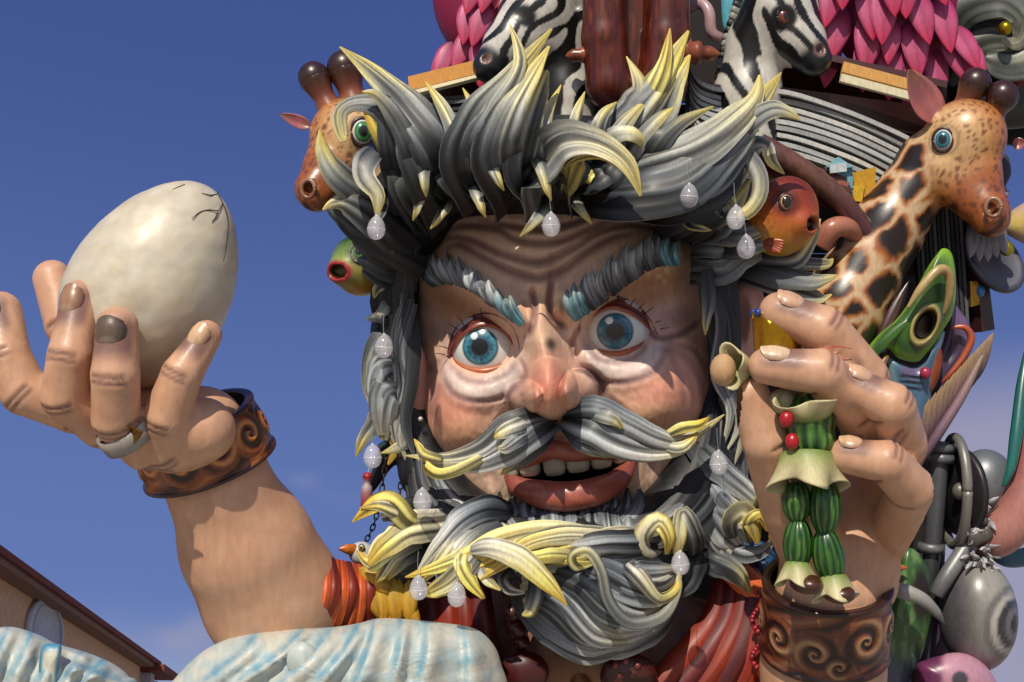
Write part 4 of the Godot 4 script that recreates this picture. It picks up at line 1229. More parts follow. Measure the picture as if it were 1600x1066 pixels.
	lock(g, MU, [[910, 642, 160], [944, 650, 192], [962, 658, 194], [972, 670, 188]], [9, 12, 9, 2], "pale", thin)
	lock(g, MU, [[1040, 680, 150], [1066, 668, 158], [1092, 664, 152], [1108, 652, 140]], [6, 9, 8, 1], "yellow", thin)
	lock(g, MU, [[1030, 694, 150], [1060, 700, 156], [1078, 690, 154], [1090, 676, 146]], [7, 10, 7, 2], "cream", thin)
# ---------- general builders for the props
# a cushion-like solid over an outline of image points: front bulge and flat back
func pillow(b: MB, outline: Array, z: float, bulge: float, back: float, paint: Callable, n := 64, lean := Vector2.ZERO) -> void:
	var q := PackedVector3Array()
	for p in outline: q.append(Vector3(p[0], p[1], 0))
	q.append(q[0])
	var m := q.size() - 1
	var ring := PackedVector3Array()
	var cen := Vector3.ZERO
	for i in n:
		var t := float(i) / n * m
		var k := int(t)
		var r := q[k].cubic_interpolate(q[k + 1], q[(k - 1 + m) % m], q[(k + 2) % m], t - k)
		ring.append(r)
		cen += r / n
	var lev := []
	for i in 40: lev.append(sin(i / 39.0 * PI * 0.5))
	var pts := PackedVector3Array()
	var cs := PackedColorArray()
	for l in lev:
		for i in n:
			var r := cen.lerp(ring[i], maxf(l, 0.002))
			var h := bulge * sqrt(maxf(0.0, 1.0 - l * l))
			var res: Array = paint.call(r.x, r.y, l)
			pts.append(P(r.x, r.y, z + h + res[1] * (1.0 - pow(l, 8.0)) + (r.x - cen.x) * lean.x + (r.y - cen.y) * lean.y))
			cs.append(res[0])
	for l in [1.0, 0.6, 0.002]:
		for i in n:
			var r := cen.lerp(ring[i], l)
			pts.append(P(r.x, r.y, z - back + (r.x - cen.x) * lean.x + (r.y - cen.y) * lean.y))
			cs.append(cs[(lev.size() - 1) * n + i] * 0.8)
	# image y runs down, so the ring is reversed for the facing
	var o := b.v.size()
	b.grid(pts, cs, lev.size() + 3, n, true)
	if signed(ring) < 0.0:
		for k in range(0, b.ix.size(), 3):
			if b.ix[k] >= o:
				var w := b.ix[k + 1]
				b.ix[k + 1] = b.ix[k + 2]
				b.ix[k + 2] = w
func signed(r: PackedVector3Array) -> float:
	var s := 0.0
	for i in r.size():
		var a := r[i]
		var d := r[(i + 1) % r.size()]
		s += a.x * d.y - d.x * a.y
	return s
func flatc(cc: Color) -> Callable: return func(_x, _y, _l): return [cc, 0.0]
# a leaf or feather plate, root to tip, slightly cupped
func leaf(b: MB, root: Vector3, tip: Vector3, w: float, out: Vector3, cols: Array, cup := 0.2, droop := 0.0, n := 10, m := 5) -> void:
	var ax := (tip - root)
	var y := ax.normalized()
	var z := (out - y * out.dot(y)).normalized()
	var x := y.cross(z)
	var pts := PackedVector3Array()
	var cs := PackedColorArray()
	for i in n:
		var t := float(i) / (n - 1)
		var ww := w * pow(sin(PI * pow(t, 0.75) * 0.98 + 0.03), 0.8) if t < 1.0 else 0.4
		for s in 2:
			for j in m:
				var u := float(j) / (m - 1) * 2.0 - 1.0
				if s == 1: u = -u
				pts.append(root + ax * t + x * (u * ww) + z * ((1.0 - u * u) * cup * ww + droop * ax.length() * sin(t * PI) - (2.0 if s == 1 else 0.0)))
				var k := ramp(cols, t)
				cs.append(k * (1.0 - 0.22 * (1.0 - absf(u)) * (1.0 if absf(u) < 0.3 else 0.0) + 0.18 * nf.get_noise_2d(u * 8.0 + root.x, t * 3.0 + root.y)))
	b.grid(pts, cs, n, m * 2, true)
func one(called: String, b: MB, mat: Material, at: Vector3, label: String, cat: String, group := "") -> Node3D:
	var o := thing(called, label, cat, at, group)
	put("body", b, mat, o)
	return o
# paint for animal fields
var paint_fn: Callable
func plain_paint(p: Vector3, n: Vector3) -> Array:
	var cc: Color = paint_fn.call(p, n)
	return [p, cc]
func small_eye(o: Node3D, x: float, y: float, z: float, r: float, look: Vector3, iris: Color, rim: Color, white := Color(0.7, 0.7, 0.68)) -> void:
	var at := P(x, y, z)
	var l := look.normalized()
	var k := K(z)
	var side := l.cross(Vector3.UP).normalized()
	var up := side.cross(l)
	var bs := Basis(side, l, up)
	var b := MB.new()
	var pts := PackedVector3Array()
	var cs := PackedColorArray()
	for i in 18:
		var th := PI * 0.6 * i / 17.0
		for j in 22:
			var ph := TAU * j / 22
			pts.append(at + bs * Vector3(sin(th) * cos(ph) * 0.92, cos(th) * 0.8, sin(th) * sin(ph) * 1.12) * r * k)
			var d := th / 1.1
			var cc := white.lerp(iris.lerp(iris * 0.4, sm(0.6, 0.86, d)), sm(0.93, 0.84, d)).lerp(Color(0.01, 0.01, 0.012), sm(0.46, 0.39, d))
			cs.append(cc)
	b.grid(pts, cs, 18, 22, true)
	var e := put("eye", b, M.eye, o)
	var rb := MB.new()
	var path := PackedVector3Array()
	for j in 17:
		var ph := TAU * j / 16
		path.append(at + bs * Vector3(cos(ph) * 1.0, 0.12, sin(ph) * 1.2) * r * k)
	tube(rb, path, [r * 0.2, r * 0.2], [rim, rim], 7, 33)
	put("eyelid", rb, M.gloss, e)

func build_egg() -> void:
	var ax := Vector3(0.49, 0.872, -0.02).normalized()
	var at := P(240, 443, 232)
	var o := thing("giant_egg", "large cream egg with cracks near its tip resting in the raised hand", "egg", at - ax * 140.0)
	var b := MB.new()
	var prof := []
	for i in 49:
		var a := PI * i / 48.0
		var s := -cos(a)
		prof.append([maxf(0.05, 124.0 * sin(a) * (1.0 - 0.13 * s - 0.03 * s * s)) * K(232), s * 174.0 * K(232)])
	lathe(b, at, ax, prof, [Color.WHITE, Color.WHITE], 72)
	for i in b.v.size():
		var p := b.v[i]
		var n := nz.get_noise_3d(p.x * 1.2, p.y * 1.2, p.z * 1.2)
		var n2 := nf.get_noise_3d(p.x * 0.5 + p.y * 0.2, p.y * 0.5, p.z * 0.5)
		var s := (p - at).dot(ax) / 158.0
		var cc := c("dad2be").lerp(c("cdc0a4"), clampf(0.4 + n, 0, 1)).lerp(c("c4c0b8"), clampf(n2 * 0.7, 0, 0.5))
		cc = cc.lerp(c("c79a72"), sm(-0.45, -0.95, s) * 0.75)  # skin colour reflected from the hand, painted into the blunt end
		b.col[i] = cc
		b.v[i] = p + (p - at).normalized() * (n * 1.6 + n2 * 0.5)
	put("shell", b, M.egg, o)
	var surf := func(x: float, y: float) -> Vector3:
		# march onto the shell from the front
		for k in 90:
			var p := P(x, y, 400.0 - k * 3.0)
			var d := p - at
			var s := clampf(d.dot(ax) / (174.0 * K(232)), -1.0, 1.0)
			if (d - ax * d.dot(ax)).length() < 124.0 * K(232) * sqrt(1.0 - s * s) * (1.0 - 0.13 * s - 0.03 * s * s) + 2.4: return p
		return P(x, y, 232)
	var lines := [[[300, 342], [312, 332], [327, 328], [341, 329], [348, 317]], [[341, 329], [337, 340], [331, 347]], [[348, 317], [344, 309], [340, 303], [343, 299]], [[340, 303], [329, 305], [315, 302]], [[348, 317], [353, 330], [356, 350], [354, 385], [349, 408]], [[270, 296], [282, 291], [289, 288]]]
	for l in lines:
		var cb := MB.new()
		var path := PackedVector3Array()
		for p in l: path.append(surf.call(float(p[0]), float(p[1])))
		tube(cb, path, [0.6, 1.0, 0.9, 0.5], [c("1a1512"), c("3a2e22")], 5, l.size() * 4)
		put("crack", cb, M.matt, o)

# leather wrist cuff with scrollwork, a flared sleeve round the arm axis
func cuff(at: Vector3, ax: Vector3, r0: float, r1: float, ht: float, spir: Array, warm: bool, label: String) -> void:
	var y := ax.normalized()
	var x := y.cross(Vector3(0, 0, 1)).normalized()
	var z := x.cross(y)
	var b := MB.new()
	var pts := PackedVector3Array()
	var cs := PackedColorArray()
	var nu := 60
	var nv := 200
	for i in nu:
		var t := float(i) / (nu - 1)
		for j in nv:
			var a := TAU * j / nv
			var r := lerpf(r0, r1, t) + 5.0 * sin(t * PI)
			var rim := sm(0.09, 0.03, t) + sm(0.91, 0.97, t)
			# unrolled position
			var s := (a - PI * 0.5) * r0
			if s > PI * r0: s -= TAU * r0
			var h := t * ht
			var v := 0.0
			for q in spir:
				var d := Vector2((s - q[0]), (h - q[1]))
				var l := d.length()
				if l < q[2] * 1.25:
					var w := sin(d.angle() * q[3] + log(l + 3.0) * 5.2 * signf(q[3]))
					v = lerpf(v, w, sm(q[2] * 1.25, q[2] * 0.7, l))
			if absf(v) < 0.02: v = 0.6 * sin(s * 0.07 + 2.4 * sin(h * 0.07) + h * 0.05)
			var emb := v * 2.2 * (1.0 - minf(1.0, rim))
			r += emb + 5.0 * minf(1.0, rim)
			pts.append(at + y * (h - ht * 0.5) + (x * cos(a) + z * sin(a)) * r)
			var cc := c("2c1610").lerp(c("7a4229") if not warm else c("8c4a22"), sm(-0.7, 0.2, v)).lerp(c("b08a64") if not warm else c("d08a48"), sm(0.35, 0.95, v))
			cc = cc.lerp(c("3a1d15"), minf(1.0, rim))
			cs.append(cc * (1.0 + 0.2 * nf.get_noise_2d(s * 0.4, h * 0.4)))
	# turn the inside back
	for i in 4:
		var t := [1.0, 0.98, 0.5, 0.0][i] as float
		for j in nv:
			var a := TAU * j / nv
			pts.append(at + y * (t * ht - ht * 0.5) + (x * cos(a) + z * sin(a)) * (lerpf(r0, r1, t) - 7.0))
			cs.append(c("2a1611"))
	b.grid(pts, cs, nu + 4, nv, true)
	put("wrist_cuff", b, M.gloss, giant, giant, label)
func build_giant_wear() -> void:
	var a1 := (P(312, 655, 216) - P(375, 820, 165)).normalized()
	cuff(P(314, 688, 196), a1, 92, 84, 78, [[70, 52, 26, 1], [18, 40, 26, -1], [120, 40, 28, 1], [-40, 44, 28, 1], [-95, 44, 28, -1], [160, 44, 24, 1], [-150, 44, 26, 1]], true, "brown leather cuff with orange scrollwork under the egg hand")
	var a2 := (P(1294, 900, 226) - P(1287, 1040, 180)).normalized()
	cuff(P(1290, 962, 208), a2, 86, 84, 108, [[-34, 60, 36, 1], [34, 44, 30, -1], [88, 50, 28, 1], [-92, 60, 30, -1], [2, 26, 20, 1], [140, 50, 28, -1], [-150, 50, 28, 1]], false, "dark brown leather cuff with tan scrollwork under the puppet hand")
	# ring on the third finger
	var rb := MB.new()
	var rp := []
	for q in [[37.0, -13.0], [40.0, -12.0], [41.0, 0.0], [40.0, 12.0], [37.0, 13.0], [34.0, 0.0], [37.0, -13.0]]: rp.append(q)
	lathe(rb, P(200, 674, 318), Vector3(-0.5, 0.9, 0.55), rp, [c("8a8580"), c("b5b0a8"), c("8a8580")], 40)
	var rn := put("finger_ring", rb, M.metal, giant)
	var db := MB.new()
	leaf(db, P(150, 686, 320), P(222, 676, 372), 20, Vector3(0.1, -0.3, 1), [c("7a5a20"), c("b58a30"), c("6a4a1a")], -0.25)
	put("ring_plate", db, M.gold, rn, giant)
	var gb := MB.new()
	gb.ell(P(190, 690, 352), Vector3(6, 5, 5), Basis.IDENTITY, c("8a2a24"), 12)
	put("ring_stone", gb, M.gloss, rn, giant)
	# robe: folds over both shoulders
	TONES.robe = [c("4f1613"), c("7a2216"), c("9a3219"), c("7c2615"), c("4c1311")]
	TONES.orange = [c("a83c22"), c("cf5a2c"), c("d9672f"), c("a63c20")]
	TONES.wine = [c("4a1418"), c("6b1c20"), c("5a171b"), c("3e1014")]
	var fold := func(pts: Array, w: Array, tone: String, lean := Vector3(0.0, 0.3, 1.0)):
		lock(giant, "robe_fold", pts, w, tone, {"n": 26, "m": 13, "flutes": 2.0, "arch": 0.55, "groove": 0.05, "streak": 0.4, "thick": 8.0, "dir": lean})
	for i in 6:
		var t := i / 5.0
		fold.call([[lerpf(1128, 1216, t), lerpf(884, 930, t), lerpf(40, 90, t)], [lerpf(1120, 1214, t), 960 + 10 * t, lerpf(60, 100, t)], [lerpf(1080, 1206, t), 1020 + 8 * t, lerpf(84, 104, t)], [lerpf(1020, 1190, t), 1085, 95], [lerpf(960, 1170, t), 1160, 85]], [8, 22, 24, 24, 20], ["robe", "wine", "robe", "wine", "robe", "wine"][i])
	fold.call([[1120, 880, 30], [1150, 896, 60], [1185, 930, 70], [1206, 980, 60]], [10, 22, 24, 20], "orange")  # sunlit patch of the dark red robe, painted as an orange fold
	for i in 5:
		var t := i / 4.0
		fold.call([[lerpf(640, 752, t), lerpf(900, 892, t), 20 + 20 * t], [lerpf(650, 752, t), 960, 50 + 20 * t], [lerpf(640, 762, t), 1020, 70], [lerpf(640, 790, t), 1100, 70]], [12, 20, 22, 22], ["wine", "wine", "robe", "robe", "wine"][i])
	# bunched sleeve at the raised arm
	for i in 11:
		var t := i / 10.0
		fold.call([[lerpf(508, 592, t), lerpf(872, 892, t), 120 - 50 * t], [lerpf(508, 600, t) + 4 * sin(i * 2.0), 920, 165 - 60 * t], [lerpf(494, 598, t), 965, 160 - 60 * t], [lerpf(450, 590, t), 1030, 130 - 30 * t]], [7, 11, 12, 12], ["orange", "robe", "orange"][i % 3])
	fold.call([[345, 975, 30], [372, 1005, 60], [420, 1020, 60]], [12, 16, 10], "robe")
	fold.call([[350, 985, 20], [362, 1030, 40], [380, 1060, 50]], [8, 14, 10], "orange")
	# knotted red cord at the edge of the robe
	var cb := MB.new()
	for i in 22:
		var y := 925.0 + i * 5.6
		cb.ell(P(1182 + 7 * sin(i * 0.6), y, 128 + 3 * sin(i * 1.9)), Vector3(4.5, 3.6, 4.5), Basis(Vector3(0, 0, 1), 0.5), c("a02436"), 8)
	put("knotted_cord", cb, M.gloss, giant).set_meta("kind", "stuff")
	# necklace: beads and two carved pendants
	for q in [[798, 925, 14], [800, 958, 14], [807, 984, 15], [815, 1006, 13], [1008, 962, 13], [996, 985, 14], [985, 1006, 13], [788, 900, 12]]:
		var bb := MB.new()
		bb.ell(P(q[0], q[1], 100), Vector3(q[2], q[2], q[2]), Basis(Vector3(0, 0, 1), q[0]), c("4f2018"), 18)
		put("necklace_bead", bb, M.gloss, giant)
	var pb := MB.new()
	pb.ell(P(818, 1050, 118), Vector3(38, 30, 20), Basis.IDENTITY, c("4a1a16"), 30)
	put("necklace_pendant", pb, M.gloss, giant)
	pb = MB.new()
	pb.ell(P(982, 1056, 118), Vector3(42, 34, 20), Basis.IDENTITY, c("451814"), 30)
	for q in [[962, 1040], [978, 1034], [996, 1040], [970, 1056], [988, 1054]]: pb.ell(P(q[0], q[1], 134), Vector3(6, 6, 6), Basis.IDENTITY, c("7a3a30"), 10)
	put("necklace_pendant", pb, M.gloss, giant)

# ---------- vegetable puppet in the fingers
func marrow(o: Node3D, a: Vector3, b_: Vector3, r: float, called: String, waist := 0.0) -> void:
	var b := MB.new()
	var prof := []
	var ax := b_ - a
	var ln := ax.length()
	for i in 25:
		var t := i / 24.0
		prof.append([maxf(0.2, r * pow(sin(PI * (0.04 + 0.92 * t)), 0.45) * (1.0 - 0.1 * t - waist * exp(-pow((t - 0.55) / 0.12, 2.0)))), (t - 0.02) * ln])
	lathe(b, a, ax, prof, [Color.WHITE, Color.WHITE], 40)
	var nv := 40
	for i in b.v.size():
		var j := i % nv
		var t := float(i / nv) / 24.0
		var s := cos(TAU * j / nv * 13.0 + 0.8 * sin(t * 6.0 + floor(j / 3.0)))
		var n := nf.get_noise_2d(j * 5.0 + a.x, t * 12.0)
		var cc := c("16381a").lerp(c("3f7a2c"), sm(-0.2, 0.9, s)).lerp(c("8fb556"), clampf(n * 0.8, 0, 0.6) * sm(-0.2, 0.8, s))
		b.col[i] = cc
		var cen := a + ax * ((b.v[i] - a).dot(ax) / ax.length_squared())
		b.v[i] += (b.v[i] - cen).normalized() * s * 0.9
	put(called, b, M.gloss, o)
# wavy bell of a squash flower
func bell(o: Node3D, top: Vector3, ax: Vector3, r0: float, r1: float, ln: float, wave: float, cols: Array, called := "flower_cuff") -> void:
	var y := ax.normalized()
	var x := y.cross(Vector3(0.2, 0.1, 0.95)).normalized()
	var z := y.cross(x)
	var b := MB.new()
	var pts := PackedVector3Array()
	var cs := PackedColorArray()
	for s in 2:
		for i in 13:
			var t := i / 12.0 if s == 0 else 1.0 - i / 12.0
			for j in 36:
				var a := TAU * j / 36
				var f := 1.0 + wave * t * t * sin(a * 4.0 + 0.7)
				var r := lerpf(r0, r1, pow(t, 0.7)) * f - (2.5 if s == 1 else 0.0)
				pts.append(top + y * (ln * t * (1.0 + 0.18 * t * sin(a * 3.0))) + (x * cos(a) + z * sin(a)) * r)
				cs.append(ramp(cols, t) * (1.0 + 0.2 * nf.get_noise_2d(a * 14.0, t * 4.0)) * (0.9 if s == 1 else 1.0))
	b.grid(pts, cs, 26, 36, true)
	put(called, b, M.hair, o)
func build_puppet() -> void:
	var o := thing("vegetable_puppet", "small puppet made of green courgettes with a gold crown, pinched in fingertips", "puppet", P(1275, 935, 350))
	var leafy := [c("6f8a3c"), c("a8ac72"), c("c5bd90"), c("d1c79c")]
	marrow(o, P(1262, 618, 352), P(1272, 726, 362), 36, "courgette_body", 0.12)
	marrow(o, P(1244, 755, 352), P(1247, 818, 356), 20, "courgette_thigh")
	marrow(o, P(1248, 814, 356), P(1246, 892, 352), 20, "courgette_shin")
	marrow(o, P(1289, 752, 360), P(1290, 838, 366), 21, "courgette_thigh")
	marrow(o, P(1288, 830, 366), P(1302, 914, 362), 21, "courgette_shin")
	bell(o, P(1262, 708, 362), Vector3(-0.05, -1, 0.25), 32, 43, 44, 0.28, leafy, "leaf_skirt")
	bell(o, P(1262, 652, 360), Vector3(-0.1, 1, 0.25), 26, 42, 30, 0.22, leafy, "leaf_collar")
	bell(o, P(1246, 878, 354), Vector3(-0.05, -1, 0.2), 14, 25, 28, 0.2, leafy, "trouser_hem")
	bell(o, P(1302, 898, 364), Vector3(0.05, -1, 0.2), 15, 26, 30, 0.2, leafy, "trouser_hem")
	marrow(o, P(1206, 588, 345), P(1160, 572, 338), 17, "courgette_arm")
	bell(o, P(1170, 576, 340), Vector3(-0.85, 0.1, 0.5), 9, 27, 32, 0.2, leafy, "leaf_cuff")
	var h := MB.new()
	h.ell(P(1130, 578, 352), Vector3(17, 21, 17), Basis.IDENTITY, c("c7a075"), 18)
	put("wooden_hand", h, M.matt, o)
	h = MB.new()
	h.ell(P(1222, 628, 348), Vector3(19, 17, 16), Basis.IDENTITY, c("b9b598"), 16)
	put("wooden_chin", h, M.matt, o)
	for q in [[1229, 655], [1238, 690]]:
		var bb := MB.new()
		bb.ell(P(q[0], q[1], 388), Vector3(9, 11, 9), Basis.IDENTITY, c("b01a28"), 14)
		put("red_berry", bb, M.gloss, o)
	for q in [[1256, 910, 366], [1306, 925, 372]]:
		var s := MB.new()
		s.ell(P(q[0] + 4, q[1] + 2, q[2]), Vector3(20, 13, 26), Basis(Vector3.UP, 0.3), c("4a2a1c"), 16)
		put("shoe", s, M.gloss, o)
	# crown
	var cb := MB.new()
	var pts := PackedVector3Array()
	var cs := PackedColorArray()
	var at := P(1216, 556, 318)
	for s in 2:
		for i in 9:
			var t := i / 8.0 if s == 0 else 1.0 - i / 8.0
			for j in 48:
				var a := TAU * j / 48
				var top := 44.0 + 16.0 * absf(sin(a * 3.0))
				var r := 31.0 + 3.0 * t - 3.0 * s
				pts.append(at + Vector3(cos(a) * r, t * top, sin(a) * r))
				cs.append(c("6b7a2a") if t < 0.12 else c("c99a2e"))
	cb.grid(pts, cs, 18, 48, true)
	var cr := put("crown", cb, M.gold, o)
	for j in 6:
		var a := TAU * (j + 0.5) / 6
		var jb := MB.new()
		jb.ell(at + Vector3(cos(a) * 34, 56, sin(a) * 34), Vector3(5, 6, 5), Basis.IDENTITY, c("1d3f9a"), 10)
		put("blue_jewel", jb, M.gloss, cr, o)
	var wb := MB.new()
	for q in [[1270, 560, 1330, 545], [1282, 570, 1322, 562]]:
		tube(wb, PackedVector3Array([P(q[0], q[1], 362), P((q[0] + q[2]) / 2, q[3] - 3, 380), P(q[2], q[3], 376)]), [0.8, 0.9, 0.6], [c("c9344f"), c("c9344f")], 5, 9)
	put("red_whiskers", wb, M.matt, o).set_meta("kind", "stuff")

# ---------- clear plastic eggs hung on threads
func build_bulbs() -> void:
	var eggs := [
		[588, 356, 185, "clear plastic egg hanging before the dark hair left of the forehead"],
		[861, 351, 205, "clear plastic egg hanging in the middle of the forehead"],
		[1077, 306, 190, "clear plastic egg at the hairline below the long swept lock on the right"],
		[1150, 340, 165, "clear plastic egg beside the orange fish, before the swept back hair"],
		[1166, 386, 130, "clear plastic egg above the ear by the puppet hand"],
		[600, 541, 60, "clear plastic egg in the loop of the outer curl by the far ear"],
		[582, 713, 90, "clear plastic egg hanging over the red tassel"],
		[660, 782, 170, "clear plastic egg hung from the left tip of the moustache"],
		[1123, 723, 150, "clear plastic egg before the dark whiskers below the right moustache tip"],
		[654, 919, 235, "clear plastic egg left of the two under the pale beard tips"],
		[714, 930, 245, "clear plastic egg right of the two under the pale beard tips"],
		[1063, 880, 215, "clear plastic egg below the yellow knot of the beard"]]
	for e in eggs:
		if e[1] < 400 and e[2] > 120: e[2] += 62
		var tilt := 0.12 * sin(e[0] * 1.7)
		var at := P(e[0], e[1], e[2])
		var o := thing("clear_plastic_egg", e[3], "plastic egg", at - Vector3(0, 19, 0), "clear plastic eggs hung from hair and beard")
		var b := MB.new()
		var prof := []
		for i in 21:
			var a := PI * i / 20.0
			var s := -cos(a)
			prof.append([maxf(0.05, 14.2 * sin(a) * (1.0 - 0.16 * s)) * K(e[2]) * 1.0, s * 19.0 * K(e[2])])
		lathe(b, at, Vector3(tilt, 1, 0), prof, [Color.WHITE, Color.WHITE], 28)
		put("shell", b, M.clear, o)
		var sb := MB.new()
		var ring := []
		for i in 7: ring.append([(14.6 + 0.5 * sin(PI * i / 6.0)) * K(e[2]), -3.0 + i * 0.4])
		lathe(sb, at, Vector3(tilt, 1, 0), ring, [c("b9b9c4"), c("b9b9c4")], 28)
		put("seam", sb, M.clear, o)
		var t := MB.new()
		var up := 40.0 if e[1] != 782 else 66.0
		tube(t, PackedVector3Array([at + Vector3(0, 17, 0), at + Vector3(-1.5, 17 + up * 0.4, -3), at + Vector3(-1, 17 + up * 0.8, -10)]), [0.5, 0.4, 0.4], [c("9a9a9a"), c("9a9a9a")], 5, 7)
		put("thread", t, M.matt, o)
		var kb := MB.new()
		kb.ell(at + Vector3(0, 18 * K(e[2]), 0), Vector3(2.6, 2.6, 2.6), Basis.IDENTITY, c("c6c6cc"), 8)
		put("eyelet", kb, M.gloss, o)
# ---------- animals crowding round the head
var cell := FastNoiseLite.new()
func giraffe(label: String, at: Vector3, parts: Array, eye: Array, nostril: Array, horns: Array, ears: Array, mouth: Array, look: Vector3, iris: Color, neck_from: Vector3, has_neck: bool) -> void:
	var o := thing("giraffe", label, "giraffe", at, "giraffe heads looking out beside the giant")
	var lo := Vector3(1e6, 1e6, 1e6)
	var hi := -lo
	for q in parts:
		var p := P(q[0], q[1], q[2])
		var e: Vector3 = Vector3.ONE * (q[3] + 12)
		lo = lo.min(p - e)
		hi = hi.max(p + e)
	var f := Field.new(lo, hi, 4.5)
	for i in parts.size():
		var q: Array = parts[i]
		if q[4] < 0: f.ell(P(q[0], q[1], q[2]), Vector3(q[3], q[3] * 0.95, q[3]), Basis.IDENTITY, 16)
		else:
			var w: Array = parts[q[4]]
			f.cap(P(w[0], w[1], w[2]), P(q[0], q[1], q[2]), w[3], q[3], 14)
	var nose := P(nostril[0], nostril[1], nostril[2])
	f.ell(nose, Vector3(9, 11, 16), Basis.IDENTITY, 4, true)
	cell.noise_type = FastNoiseLite.TYPE_CELLULAR
	cell.cellular_distance_function = FastNoiseLite.DISTANCE_EUCLIDEAN
	cell.cellular_return_type = FastNoiseLite.RETURN_DISTANCE2_SUB
	cell.cellular_jitter = 0.9
	cell.frequency = 1.0
	cell.fractal_type = FastNoiseLite.FRACTAL_NONE
	var eyep := P(eye[0], eye[1], eye[2])
	var crown := P(parts[0][0], parts[0][1] - 40, parts[0][2])
	var mp: PackedVector3Array = curve(PA(mouth), 26)
	paint_fn = func(p: Vector3, n: Vector3):
		var d := (p - eyep).length()
		# coat of the head: tan above, cream on the cheek, rust at the muzzle
		var cc := c("c27d3a").lerp(c("dfb784"), sm(95.0, 35.0, d))
		cc = cc.lerp(c("9c5530"), sm(110.0, 40.0, (p - nose).length()) * 0.9)
		cc = cc.lerp(c("7c4a38"), sm(58.0, 20.0, (p - crown).length()) * 0.5)
		var sa := P(parts[0][0], parts[0][1], parts[0][2])
		var nk := p.distance_to(Geometry3D.get_closest_point_to_segment(p, sa, nose - Vector3(0, 10, 30)))
		var w := Vector3(nf.get_noise_3d(p.x * 0.3, p.y * 0.3, p.z * 0.3), nf.get_noise_3d(p.y * 0.3, p.z * 0.3, p.x * 0.3), 0) * 7.0
		var q := p + w
		if has_neck and p.distance_to(neck_from) > 0.0:
			var t := sm(66.0, 78.0, nk) * sm(-20.0, 10.0, neck_from.x - p.x + 30.0)
			if t > 0.0:
				var v := cell.get_noise_3d((q.x * 0.8 + q.y * 0.6) * 0.0135, (q.y * 0.8 - q.x * 0.6) * 0.022, q.z * 0.017) + 1.0
				var patch := c("d2b48e").lerp(c("b0662c"), sm(0.05, 0.16, v)).lerp(c("241a17"), sm(0.15, 0.26, v))
				cc = cc.lerp(patch, t)
		# small dots on brow and cheek
		var dots := cell.get_noise_3d(q.x * 0.08, q.y * 0.08, q.z * 0.08) + 1.0
		var dm := sm(0.28, 0.42, dots) * sm(24.0, 34.0, d) * sm(80.0, 60.0, nk)
		if n.z > -0.2: cc = cc.lerp(c("6d3f2c"), dm * 0.85)
		cc = cc.lerp(c("3a2218"), sm(4.0, 0.0, absf(d - 24.0)) * 0.5)
		for m in mp:
			var l := Vector2(m.x - p.x, m.y - p.y).length()
			if l < 6.0 and n.z > 0.0: cc = cc.lerp(c("4a2418"), sm(6.0, 2.5, l) * 0.8)
		return cc.lerp(c("2a1712"), sm(14.0, 8.0, (p - nose).length()))
	var b := MB.new()
	f.mesh(b, plain_paint)
	put("head_and_neck" if has_neck else "head", b, M.gloss, o)
	small_eye(o, eye[0], eye[1], eye[2], eye[3], look, iris, c("3a2018"))
	for h in horns:
		var hb := MB.new()
		var a := P(h[0], h[1], h[4])
		var e := P(h[2], h[3], h[5])
		tube(hb, PackedVector3Array([a, a.lerp(e, 0.5), e, e + (e - a).normalized() * 12.0]), [h[6] * 1.1, h[6] * 0.82, h[6] * 1.2, h[6] * 0.9], [c("b06a3c"), c("7a4230"), c("3f231d"), c("2e1a17")], 16, 16)
		hb.ell(e + (e - a).normalized() * 6.0, Vector3.ONE * h[6] * 1.28, Basis.IDENTITY, c("3a211c"), 18)
		put("horn", hb, M.gloss, o)
	for e in ears:
		var eb := MB.new()
		leaf(eb, P(e[0], e[1], e[4]), P(e[2], e[3], e[4] + 8), e[5], Vector3(e[6], 0.1, 1.0), [c("7a3f34"), c("b46a68"), c("a5646a"), c("a87a5a")], -0.45, 0.0, 14, 9)
		put("ear", eb, M.gloss, o)
	var ring := MB.new()
	var rp := PackedVector3Array()
	for i in 15:
		var a := TAU * i / 14
		rp.append(nose + Vector3(cos(a) * 11, sin(a) * 14, 9 + 3 * cos(a)))
	tube(ring, rp, [3.4, 3.4], [c("b08a70"), c("7a4a34")], 7, 28)
	put("nostril_rim", ring, M.gloss, o)

